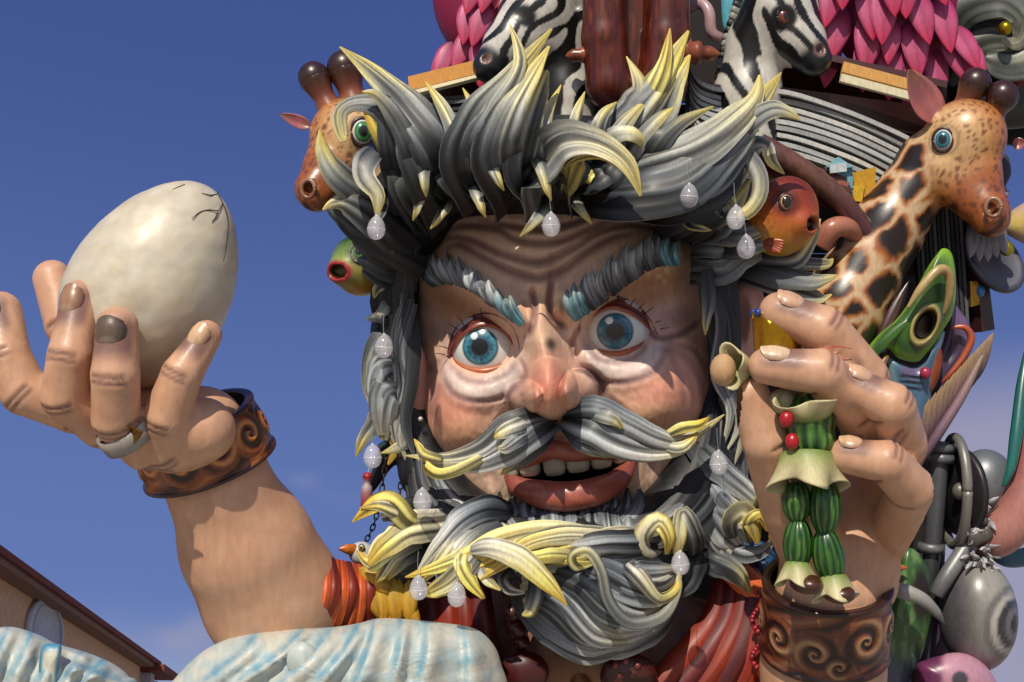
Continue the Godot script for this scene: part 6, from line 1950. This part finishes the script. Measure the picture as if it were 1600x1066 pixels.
func build_right_side() -> void:
	# carnival masks
	var mk := thing("green_mask", "long pointed green mask with hollow eye beside the giraffe neck", "mask", P(1420, 600, -20))
	var b := MB.new()
	pillow(b, [[1474, 388], [1488, 398], [1494, 440], [1490, 486], [1470, 522], [1448, 552], [1432, 566], [1404, 560], [1386, 544], [1366, 560], [1352, 576], [1348, 556], [1372, 524], [1400, 500], [1424, 466], [1446, 424], [1462, 400]], -30, 26, 14, func(x, y, l):
		var e := Vector2((x - 1446) * 0.9 + (y - 508) * 0.4, (y - 508) * 0.55 - (x - 1446) * 0.2).length()
		var cc := c("3f6a26").lerp(c("88b83a"), sm(0.7, 1.0, l)).lerp(c("24402a"), sm(0.30, 0.0, absf(l - 0.72)) * 0.5)
		cc = cc.lerp(c("b5a468"), sm(5.0, 2.0, absf(e - 17.0))).lerp(c("170c0a"), sm(16.0, 13.0, e))
		return [cc, -26.0 * sm(17.0, 12.0, e) + 6.0 * sm(6.0, 1.0, absf(e - 18.0))], 120)
	put("face_plate", b, M.gloss, mk)
	b = MB.new()
	tube(b, PA([[1418, 482, 10], [1440, 450, 18], [1466, 422, 16], [1482, 428, 10], [1484, 460, 4], [1474, 492, 0]]), [2, 7, 8, 8, 7, 2], [c("c2b078"), c("b59a66"), c("8a7448")], 10, 30)
	put("brow_ridge", b, M.gloss, mk)
	mk = thing("blue_mask", "blue grey mask with hooked nose under the green mask", "mask", P(1430, 680, -30))
	b = MB.new()
	pillow(b, [[1384, 560], [1404, 566], [1430, 572], [1452, 556], [1470, 520], [1476, 524], [1462, 576], [1456, 604], [1452, 650], [1440, 690], [1424, 660], [1408, 640], [1394, 604]], -44, 22, 14, func(x, y, l):
		var cc := c("4f7391").lerp(c("8fb4c4"), sm(0.6, 1.0, l)).lerp(c("6d5580"), sm(26, 6, Vector2(x - 1424, y - 578).length()) * 0.8)
		for k in 3: cc = cc.lerp(c("141c28"), sm(3.5, 1.2, absf((y - 588 - k * 9) - 0.12 * (x - 1420))) * sm(24, 12, absf(x - 1424)))
		return [cc, 0.0], 90)
	put("face_plate", b, M.gloss, mk)
	b = MB.new()
	b.ell(P(1446, 583, -14), Vector3(9, 10, 9), Basis.IDENTITY, c("a83050"), 14)
	put("nose_tip", b, M.gloss, mk)
	b = MB.new()
	tube(b, PA([[1386, 556, -24], [1376, 580, -20], [1384, 620, -20], [1398, 660, -30]]), [4, 8, 9, 4], [c("8f6a3a"), c("6a4a2a")], 10, 20)
	put("strap", b, M.gloss, mk)
	mk = thing("purple_mask", "mauve mask edged with orange right of the green mask", "mask", P(1490, 620, -60))
	b = MB.new()
	pillow(b, [[1488, 476], [1504, 490], [1516, 510], [1516, 548], [1496, 590], [1468, 620], [1456, 600], [1462, 560], [1476, 522]], -70, 20, 12, func(x, y, l): return [c("6f5a7c").lerp(c("3a2c48"), sm(0.8, 0.2, l)), -8.0 * sm(0.5, 0.0, l)], 70)
	put("face_plate", b, M.gloss, mk)
	b = MB.new()
	tube(b, PA([[1487, 512, -40], [1508, 512, -36], [1518, 530, -36], [1506, 558, -36], [1486, 584, -36], [1472, 598, -40]]), [3, 5, 6, 6, 5, 2], [c("b85a3a"), c("a04a32")], 10, 30)
	put("orange_edge", b, M.gloss, mk)
	b = MB.new()
	leaf(b, P(1466, 538, -36), P(1456, 612, -36), 13, Vector3(0.3, 0, 1), [c("7a3a22"), c("a8522e"), c("8a4226")], 0.4)
	put("orange_ear", b, M.gloss, mk)
	# feathered wing
	var wg := thing("feathered_wing", "mauve and brown feathered wing pointing up at the right", "wing", P(1440, 700, -30))
	for i in 11:
		var t := i / 10.0
		var fb := MB.new()
		leaf(fb, P(lerpf(1434, 1512, t), lerpf(716, 604, t), -40 + i), P(lerpf(1452, 1552, t), lerpf(624, 520, t), -24 + i), 12, Vector3(-0.3, 0.1, 1.0), [c("2f1d2c"), c("6a4f60"), c("8f7468"), c("b0936a")], 0.4)
		put("feather", fb, M.hair, wg)
	b = MB.new()
	tube(b, PA([[1436, 724, -20], [1470, 672, -14], [1506, 614, -14], [1540, 546, -20]]), [7, 8, 7, 3], [c("4a3244"), c("8a6c7c"), c("9a8470")], 10, 24)
	put("leading_edge", b, M.hair, wg)
	b = MB.new()
	leaf(b, P(1368, 560, -40), P(1420, 440, -50), 15, Vector3(0.3, 0.1, 1), [c("2a1518"), c("4a282a"), c("2c181a")], 0.5)
	leaf(b, P(1384, 520, -60), P(1392, 420, -60), 14, Vector3(-0.2, 0.1, 1), [c("8f4028"), c("b05a38"), c("7a3a28")], 0.4)
	one("brown_leaf", b, M.gloss, P(1390, 560, -50), "dark brown and orange leaf tips between the giraffe neck and green mask", "leaves")
	# wheel and tubes
	var wh := thing("metal_wheel", "dull steel wheel seen nearly edge on behind the puppet hand", "wheel", P(1490, 860, -40))
	b = MB.new()
	var ring := PackedVector3Array()
	for i in 33:
		var a := TAU * i / 32
		ring.append(P(1492 + 20 * cos(a), 768 + 84 * sin(a), -40 + 60 * cos(a)))
	tube(b, ring, [8, 8], [c("8f8d88"), c("6a6864"), c("8f8d88")], 10, 64)
	put("rim", b, M.metal, wh)
	b = MB.new()
	lathe(b, P(1496, 768, -44), Vector3(0.95, 0, -0.3), [[0.1, -4], [66, -4], [72, 4], [0.1, 6]], [c("2c2a2c"), c("3c393a"), c("2a2829")], 40)
	put("disc", b, M.metal, wh)
	b = MB.new()
	b.ell(P(1500, 768, -20), Vector3(12, 14, 12), Basis.IDENTITY, c("7a766f"), 16)
	put("hub", b, M.metal, wh)
	var pp := thing("steel_post", "grey steel post with collars beside the wheel", "post", P(1460, 1080, -50))
	b = MB.new()
	tube(b, PA([[1470, 690, -50], [1462, 800, -50], [1452, 900, -50], [1440, 1000, -50], [1430, 1120, -50]]), [14, 14, 13, 14, 14], [c("6d6f75"), c("4a4c52"), c("5c5d62")], 16, 30)
	put("tube", b, M.metal, pp)
	for q in [[1471, 700], [1455, 856], [1470, 716]]:
		b = MB.new()
		lathe(b, P(q[0], q[1], -50), Vector3(-0.08, -1, 0), [[14, -8], [21, -7], [22, 0], [21, 7], [14, 8]], [c("55575c"), c("7a7c80"), c("4c4e52")], 24)
		put("collar", b, M.metal, pp)
	b = MB.new()
	tube(b, PA([[1528, 826, -30], [1506, 860, -20], [1480, 900, -10], [1462, 930, -10]]), [15, 13, 13, 12], [c("77787c"), c("8d8e90"), c("5a5b60")], 14, 20)
	b.box(P(1527, 836, -14), Vector3(42, 26, 34), Basis(Vector3(0, 0, 1), 0.4), c("6a6460"), 7)
	one("strut", b, M.metal, P(1500, 900, -20), "short slanting grey strut with a blocky end below the wheel", "strut")
	b = MB.new()
	b.ell(P(1540, 754, -70), Vector3(46, 54, 44), Basis.IDENTITY, c("7c8288"), 28)
	one("grey_ball", b, M.metal, P(1540, 810, -70), "dull grey ball behind the wheel", "ball")
	# robot-like eyed head
	var rb := thing("striped_eye_ball", "big grey ball painted with a dark ringed eye at the lower right", "ball", P(1530, 1045, -20))
	b = MB.new()
	var ce := P(1528, 962, -30)
	b.ell(ce, Vector3(60, 88, 62), Basis.IDENTITY, c("8c8a84"), 72)
	var ey := ce + Vector3(42, -4, 42)
	for i in b.v.size():
		var d := Vector2((b.v[i] - ey).length() * 0.9, 0).x
		var p := b.v[i]
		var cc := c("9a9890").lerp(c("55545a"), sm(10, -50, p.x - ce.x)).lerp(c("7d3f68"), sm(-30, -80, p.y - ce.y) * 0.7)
		cc = cc.lerp(c("6c6a6a"), sm(56, 50, d)).lerp(c("b5b3ab"), sm(46, 42, d)).lerp(c("3a393d"), sm(38, 34, d)).lerp(c("6f6d70"), sm(26, 22, d)).lerp(c("101012"), sm(14, 11, d))
		b.col[i] = cc * (1.0 + 0.1 * nf.get_noise_3d(p.x * 0.4, p.y * 0.4, p.z * 0.4))
	put("ball", b, M.gloss, rb)
	# fur collar
	var fu := thing("white_fur", "tuft of greyish white fur between wheel and ringed eye ball", "fur", P(1530, 900, -20))
	b = MB.new()
	for i in 130:
		var p := P(rng.randf_range(1512, 1546), rng.randf_range(782, 900), -30 + rng.randf_range(0, 26))
		var d := Vector3(rng.randf_range(-1, 1), rng.randf_range(-0.8, 0.8), 0.5).normalized()
		leaf(b, p, p + d * rng.randf_range(14, 24), 4, Vector3(0, 0, 1), [c("6a6a6e"), c("b9b8ba"), c("d0cfd0") if i % 5 else c("26262a")], 0.5, 0.0, 4, 3)
	put("tuft", b, M.matt, fu).set_meta("kind", "stuff")
	# pink limb curling up at the right edge
	var tn := thing("pink_tentacle", "pink tentacle with teal outer edge curling up at the right edge", "tentacle", P(1580, 870, -40))
	b = MB.new()
	tube(b, PA([[1520, 842, -60], [1560, 836, -30], [1592, 800, -20], [1606, 740, -24], [1616, 660, -40], [1622, 560, -60]]), [30, 34, 34, 28, 20, 10], [c("a56a60"), c("b98078"), c("9a5a58"), c("a87a78")], 20, 40)
	put("limb", b, M.gloss, tn)
	b = MB.new()
	tube(b, PA([[1568, 760, -10], [1580, 730, -4], [1588, 680, -10], [1596, 610, -30], [1604, 550, -50]]), [3, 8, 10, 9, 4], [c("2f7f78"), c("256a66"), c("2a5a58")], 10, 26)
	put("edge", b, M.gloss, tn)
	b = MB.new()
	pillow(b, [[1530, 856], [1570, 862], [1610, 850], [1640, 820], [1650, 850], [1620, 880], [1570, 886]], -60, 20, 20, flatc(c("24607c")))
	put("blue_underside", b, M.gloss, tn)
	# pale claw, green leaf hanging, pink snout at the bottom edge
	b = MB.new()
	tube(b, PA([[1380, 918, 60], [1410, 924, 70], [1440, 936, 70], [1462, 956, 66], [1476, 976, 60]]), [5, 13, 11, 8, 1], [c("8d8c8a"), c("aaa9a6"), c("8c8b8a"), c("3a3a3e")], 14, 26)
	one("pale_claw", b, M.gloss, P(1420, 940, 65), "pale grey pointed claw right of the leather cuff", "claw")
	b = MB.new()
	pillow(b, [[1420, 856], [1446, 880], [1456, 930], [1450, 990], [1430, 1050], [1400, 1100], [1360, 1080], [1366, 1020], [1384, 950], [1404, 890]], -10, 24, 12, func(x, y, l):
		var cc := c("35602f").lerp(c("6a8a52"), sm(0.4, 0.9, nf.get_noise_2d(x * 0.5, y * 0.2) + 0.5)).lerp(c("5a5a78"), sm(1000, 1070, y)).lerp(c("221c1c"), sm(20, 10, Vector2((x - 1440), (y - 930) * 0.35).length()))
		return [cc, 0.0], 70)
	one("green_cloth", b, M.gloss, P(1410, 1080, -10), "hanging green panel with a dark patch right of the leather cuff", "panel")
	b = MB.new()
	pillow(b, [[1430, 1050], [1450, 1030], [1500, 1020], [1540, 1040], [1560, 1080], [1550, 1140], [1440, 1140]], 10, 40, 20, func(x, y, l): return [c("6a2f58").lerp(c("c490a4"), sm(1466, 1480, x)).lerp(c("4a4650"), sm(16, 10, Vector2(x - 1500, y - 1062).length())), 0.0], 60)
	one("pink_snout", b, M.gloss, P(1495, 1140, 10), "pink and purple rounded snout at the bottom right edge", "snout")
	b = MB.new()
	leaf(b, P(1362, 980, 30), P(1378, 1100, 40), 14, Vector3(0.2, 0, 1), [c("b59a44"), c("d8c66a"), c("b8962f")], 0.5)
	one("yellow_strip", b, M.hair, P(1370, 1100, 35), "yellow curved strip right of the lower forearm", "strip")
	b = MB.new()
	lathe(b, P(1398, 886, 20), Vector3(1, -0.06, 0.2), [[7, 0], [6, 8], [0.3, 20]], [c("b5531e"), c("c9682a")], 14)
	one("orange_beak", b, M.gloss, P(1400, 892, 20), "small orange beak tip beside the palm heel", "beak")
	b = MB.new()
	pillow(b, [[1130, 850], [1160, 842], [1200, 850], [1216, 880], [1210, 930], [1180, 920], [1150, 890]], -40, 24, 10, func(x, y, l): return [c("2f5f92").lerp(c("16233a"), sm(0.2, -0.3, nf.get_noise_2d(x * 0.9, y * 0.9))), 6.0 * nf.get_noise_2d(x, y)], 50)
	one("blue_scarf", b, M.cloth, P(1170, 925, -40), "crumpled blue cloth between beard and leather cuff", "cloth")
	b = MB.new()
	for i in 60:
		var p := P(rng.randf_range(1105, 1185), rng.randf_range(868, 896), rng.randf_range(-20, 20))
		b.ell(p, Vector3(7, 6, 7), Basis(Vector3(0, 0, 1), i), c("0e0c0d"), 8)
	var bf := thing("black_curly_trim", "black curly trim above the right robe shoulder", "trim", P(1145, 890, 0))
	put("curls", b, M.matt, bf).set_meta("kind", "stuff")
	b = MB.new()
	pillow(b, [[1378, 880], [1420, 860], [1500, 900], [1520, 1000], [1500, 1140], [1340, 1140]], -120, 10, 20, func(x, y, l): return [c("2a2430").lerp(c("4a3a58"), 0.5 + nz.get_noise_2d(x, y)), 0.0], 50)
	one("violet_backdrop", b, M.gloss, P(1430, 1140, -120), "dark violet painted backdrop behind the green hanging panel", "backdrop")
# ---------- things at the lower left, drapery and the house behind
func chain(label: String, pts: Array, n: int, at: Vector3) -> void:
	var o := thing("hanging_chain", label, "chain", at, "iron chains hung behind the whiskers")
	var q := curve(PA(pts), n * 2 + 1)
	for i in n:
		var p := q[i * 2 + 1]
		var t := (q[mini(i * 2 + 2, n * 2)] - q[i * 2]).normalized()
		var side := t.cross(Vector3(0, 0, 1)).normalized()
		if i & 1: side = side.rotated(t, PI * 0.5)
		var ln := q[i * 2].distance_to(q[i * 2 + 2]) * 0.66
		var ring := PackedVector3Array()
		for k in 13:
			var a := TAU * k / 12
			ring.append(p + t * (sin(a) * ln) + side * (cos(a) * 3.4))
		var b := MB.new()
		tube(b, ring, [1.25, 1.25], [c("2c2624"), c("3c3430")], 6, 20)
		put("link", b, M.metal, o)
func build_left() -> void:
	chain("iron chain on the left, slanting down to the white goose", [[604, 708, 10], [596, 770, 10], [584, 820, 6], [566, 856, 0]], 15, P(566, 856, 0))
	chain("iron chain in the middle, hanging straight behind the moustache tip", [[628, 700, 0], [626, 750, 0], [624, 800, 0]], 11, P(624, 800, 0))
	chain("iron chain on the right, closest to the whiskers", [[634, 700, 20], [636, 745, 20], [641, 796, 20]], 10, P(641, 796, 20))
	var ts := thing("red_tassel", "red tassel with a clear bead hanging from the dark hat brim", "tassel", P(572, 802, 20))
	var b := MB.new()
	lathe(b, P(574, 746, 20), Vector3(-0.04, -1, 0), [[2, -8], [7, -5], [8, 0], [5, 5], [5, 10], [8, 14], [9, 24], [9, 46], [8, 58], [0.2, 59]], [c("b0202c"), c("8f1824"), c("b5b5b8"), c("a81c2a"), c("8f1620")], 16)
	put("bobble", b, M.cloth, ts)
	b = MB.new()
	tube(b, PA([[580, 722, 20], [577, 732, 20], [575, 740, 20]]), [1.6, 1.6], [c("9a9a9c"), c("c9c9cc")], 6, 6)
	put("cord", b, M.matt, ts)
	var ht := thing("dark_hat", "dark pointed hat with a strip of glittering blue behind the left whiskers", "hat", P(600, 770, -30))
	b = MB.new()
	pillow(b, [[600, 690], [632, 676], [650, 700], [640, 730], [616, 728], [586, 766], [574, 770], [580, 740]], -40, 12, 14, flatc(c("1b1a1e")), 50)
	put("brim", b, M.matt, ht)
	b = MB.new()
	b.box(P(598, 694, -16), Vector3(17, 8, 6), Basis(Vector3(0, 0, 1), 0.6), c("8fc4d0"), 2)
	put("glitter_strip", b, M.metal, ht)
	# goose
	var gs := thing("white_goose", "white goose head with orange beak beside the beard", "goose", P(580, 890, 60))
	var f := Field.new(P(520, 930, 0), P(660, 830, 130), 3.0)
	f.ell(P(564, 864, 66), Vector3(19, 17, 17), Basis.IDENTITY, 8)
	f.chain(PA([[568, 868, 64], [592, 880, 56], [630, 888, 40]]), [15, 17, 24], 8, 8)
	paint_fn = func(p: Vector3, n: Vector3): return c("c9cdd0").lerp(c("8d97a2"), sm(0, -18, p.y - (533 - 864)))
	b = MB.new()
	f.mesh(b, plain_paint)
	put("head_and_neck", b, M.gloss, gs)
	b = MB.new()
	tube(b, PA([[552, 860, 74], [542, 858, 82], [529, 858, 88]]), [10, 8, 1.5], [c("c2641e"), c("d07a28"), c("a8481a")], 14, 14, 0.8)
	put("beak", b, M.gloss, gs)
	small_eye(gs, 565, 856, 82, 4.5, Vector3(-0.1, 0, 1), c("b59a20"), c("2a2418"))
	# straw leaves at the collar
	var sl := thing("straw_leaves", "bunch of yellow straw leaves beside the orange sleeve", "leaves", P(610, 980, 90))
	for q in [[568, 894, 600, 975, 15], [586, 890, 606, 930, 16], [600, 892, 598, 990, 13], [612, 900, 622, 985, 14], [624, 905, 616, 990, 12], [640, 905, 640, 985, 12], [560, 888, 612, 918, 12], [606, 940, 628, 990, 12], [630, 930, 656, 990, 12]]:
		b = MB.new()
		leaf(b, P(q[0], q[1], 110), P(q[2], q[3], 124), q[4], Vector3(0.1, 0.2, 1), [c("b58a2a"), c("d0a838"), c("cf9a2c"), c("8f6a1e")], 0.5, 0.04)
		put("leaf", b, M.hair, sl)
	# drapery: cream cloth washed with pale blue in the folds
	var dr := func(folds: Array) -> Callable:
		return func(x, y, l):
			var w := 0.0
			var h := 0.0
			for q in folds:
				var a := Vector2(q[0], q[1])
				var d2 := Vector2(q[2], q[3])
				var p := Vector2(x, y)
				var pr := Geometry2D.get_closest_point_to_segment(p, a, d2)
				var mid := (a + d2) * 0.5
				var sd := (p - pr).dot((d2 - a).orthogonal().normalized()) + 5.0 * sin((p - mid).dot((d2 - a).normalized()) * 0.03)
				var dist := p.distance_to(pr)
				w = maxf(w, (0.95 * exp(-pow((sd - 5.0) / 6.5, 2.0)) + (0.65 * exp(-pow((sd - 3.0) / (q[4] * 2.6), 2.0)) if sd > 3.0 else 0.0)) * sm(q[4] * 4.0, q[4], dist) * (0.65 + 0.7 * nz.get_noise_2d(x * 1.5, y * 1.5)))
				h += 21.0 * sm(-q[4] * 3.0, -1.0, sd) * sm(15.0, 0.0, sd) * sm(q[4] * 4.0, q[4], dist)
			var n := nz.get_noise_2d(x * 1.1, y * 1.1)
			var cc := c("d6d4c6").lerp(c("8fbccc"), clampf(0.12 + n * 0.7, 0, 0.6)).lerp(c("5fa3c0"), clampf(w * 0.68, 0, 0.8))
			return [cc, h + n * 3.0]
	b = MB.new()
	pillow(b, [[268, 1066], [320, 1016], [380, 992], [450, 984], [520, 980], [560, 974], [600, 966], [680, 972], [740, 982], [770, 1006], [784, 1040], [796, 1100], [790, 1300], [540, 1420], [250, 1300], [230, 1120]], 190, 110, 60, dr.call([[285, 1110, 395, 1000, 10], [395, 1130, 520, 982, 14], [470, 1120, 560, 980, 8], [545, 1130, 585, 975, 13], [655, 1130, 668, 984, 13], [744, 1130, 728, 996, 15], [330, 1110, 470, 992, 6], [610, 1130, 628, 978, 6]]), 420)
	one("blue_white_drapery", b, M.cloth, P(540, 1200, 190), "big mound of cream cloth streaked with blue at the bottom centre", "cloth", "blue streaked cream cloth mounds")
	b = MB.new()
	b.ell(P(472, 1032, 292), Vector3(21, 25, 14), Basis.IDENTITY, c("c3cfca"), 24)
	put("boss", b, M.cloth, get_node("blue_white_drapery"))
	b = MB.new()
	pillow(b, [[-90, 1000], [-20, 984], [20, 980], [60, 992], [88, 1006], [130, 1018], [170, 1034], [200, 1056], [216, 1090], [200, 1300], [40, 1400], [-120, 1300]], 240, 90, 60, dr.call([[20, 1080, 50, 985, 9], [66, 1080, 84, 1006, 10], [-20, 1070, 10, 985, 8], [100, 1080, 130, 1016, 9], [130, 1075, 160, 1036, 8], [88, 1008, 130, 1018, 5], [120, 1050, 200, 1070, 8]]), 320)
	one("blue_white_drapery", b, M.cloth, P(50, 1200, 240), "smaller mound of cream cloth streaked with blue in the bottom left corner", "cloth", "blue streaked cream cloth mounds")
	b = MB.new()
	pillow(b, [[66, 1010], [84, 1006], [96, 1010], [92, 1040], [84, 1090], [62, 1090], [60, 1050]], 322, 16, 10, func(x, y, l): return [c("4d8fb0").lerp(c("d6d6c2"), sm(0.9, 0.5, l)), 0.0], 40)
	put("curled_flap", b, M.cloth, get_node("blue_white_drapery_001"))

func build_house() -> void:
	# a long building on the square, farther back, its eaves running away to the right
	var base := Vector3(-16, 0, -20)
	var cam_y := 1.7
	# two eaves points found from the view, at real distances
	var top := 5.2
	var e0 := _level(0, 882, top)
	var e1 := _level(226, 1034, top)
	var dir := Vector3(e1.x - e0.x, 0, e1.z - e0.z).normalized()
	# where the eaves, at one height, meets the second sight line
	var ln := Vector2(e1.x - e0.x, e1.z - e0.z).length()
	var o := Node3D.new()
	o.name = "plaster_building"
	add_child(o)
	o.set_meta("label", "long tan plastered building with dark red roof edge at the lower left")
	o.set_meta("category", "building")
	var nrm := Vector3(-dir.z, 0, dir.x)
	if nrm.dot(Vector3(0, 0, 1) * 10.0 - e0) < 0.0: nrm = -nrm
	var bs := Basis(dir, Vector3.UP, dir.cross(Vector3.UP))
	o.transform = Transform3D(bs, Vector3(e0.x, 0, e0.z))
	base_of[o] = Vector3.ZERO
	var sgn := 1.0 if bs.z.dot(nrm) > 0.0 else -1.0
	var q := 1.0 / U
	var bx := func(nm: String, x0: float, x1: float, y0: float, y1: float, z0: float, z1: float, col: Color, mat: Material, par: Node3D = null):
		var b := MB.new()
		b.flat = true
		b.box(Vector3((x0 + x1) / 2, (y0 + y1) / 2, (z0 + z1) / 2 * sgn) * q, Vector3(x1 - x0, y1 - y0, absf(z1 - z0)) * q, Basis.IDENTITY, col)
		return put(nm, b, mat, par if par else o, o)
	bx.call("wall", -9.0, ln, 0.0, top - 0.15, -8.0, 0.0, c("deb28c"), M.wall)
	bx.call("roof_edge", -9.2, ln + 0.1, top - 0.1, top, -8.2, 0.42, c("7a3a2c"), M.wall)
	bx.call("roof_soffit", -9.1, ln, top - 0.2, top - 0.103, -8.1, 0.34, c("8a6a58"), M.wall)
	bx.call("pilaster", ln - 0.45, ln + 0.2, 0.0, top - 0.32, 0.003, 0.26, c("b9b6bc"), M.wall)
	bx.call("pilaster", ln + 1.1, ln + 1.7, 0.0, top - 0.4, -0.2, 0.2, c("b0adb4"), M.wall)
	bx.call("roof_cap", ln - 0.6, ln + 2.0, top - 0.3, top - 0.12, -0.4, 0.6, c("7a3f32"), M.wall)
	# round white plaque under the eaves
	var ctr := _on_wall(o, 66, 990)
	var pr := (_on_wall(o, 66, 990) - _on_wall(o, 66, 938)).length()
	var pb := MB.new()
	lathe(pb, Vector3(ctr.x, ctr.y, 0) * q, Vector3(0, 0, sgn), [[0.1, 1], [pr * q, 1], [pr * q, 14], [pr * q * 0.96, 20], [pr * q * 0.80, 20], [pr * q * 0.78, 12], [0.1, 12]], [c("c9cad2"), c("d0d1d8"), c("d0d1d8"), c("d0d1d8"), c("8d8f9c"), c("c2c4ce"), c("c6c8d2")], 60)
	for i in pb.v.size(): pb.v[i].x = ctr.x * q + (pb.v[i].x - ctr.x * q) * 2.1
	put("oval_plaque", pb, M.wall, o, o)
func _level(px: float, py: float, y: float) -> Vector3:
	var r := _ray(px, py, 1.0) - Vector3(0, 1.7, 0)
	return Vector3(0, 1.7, 0) + r * ((y - 1.7) / r.y)
func _ray(px: float, py: float, dist: float) -> Vector3:
	var p := stage * (P(px, py, 0) * U)
	var cam := Vector3(0, 1.7, 0)
	return cam + (p - cam).normalized() * dist
func _on_wall(o: Node3D, px: float, py: float) -> Vector3:
	var inv := o.transform.affine_inverse()
	var a := inv * Vector3(0, 1.7, 0)
	var d := inv.basis * (_ray(px, py, 10.0) - Vector3(0, 1.7, 0))
	return a + d * (-a.z / d.z)
func build_ground() -> void:
	var g := MB.new()
	g.grid(PackedVector3Array([Vector3(-2, 0, -2), Vector3(2, 0, -2), Vector3(-2, 0, 2), Vector3(2, 0, 2)]), PackedColorArray([c("b8b1a4"), c("b8b1a4"), c("b8b1a4"), c("b8b1a4")]), 2, 2)
	var m := MeshInstance3D.new()
	m.name = "ground"
	for i in 4: g.v[i] = g.v[i] * 300.0 / U
	m.mesh = g.commit(Vector3.ZERO)
	m.mesh.surface_set_material(0, M.ground)
	m.set_meta("kind", "structure")
	m.set_meta("label", "pale paved square below the float")
	add_child(m)
func _ready() -> void:
	setup()
	build_ground()
	var t0 := Time.get_ticks_msec()
	for step in [build_body, build_face_parts, build_brows, build_hair, build_beard, build_giant_wear, build_egg, build_puppet, build_bulbs, build_animals, build_pile, build_right_side, build_left, build_house]:
		step.call()
		print(step.get_method(), " ", Time.get_ticks_msec() - t0)
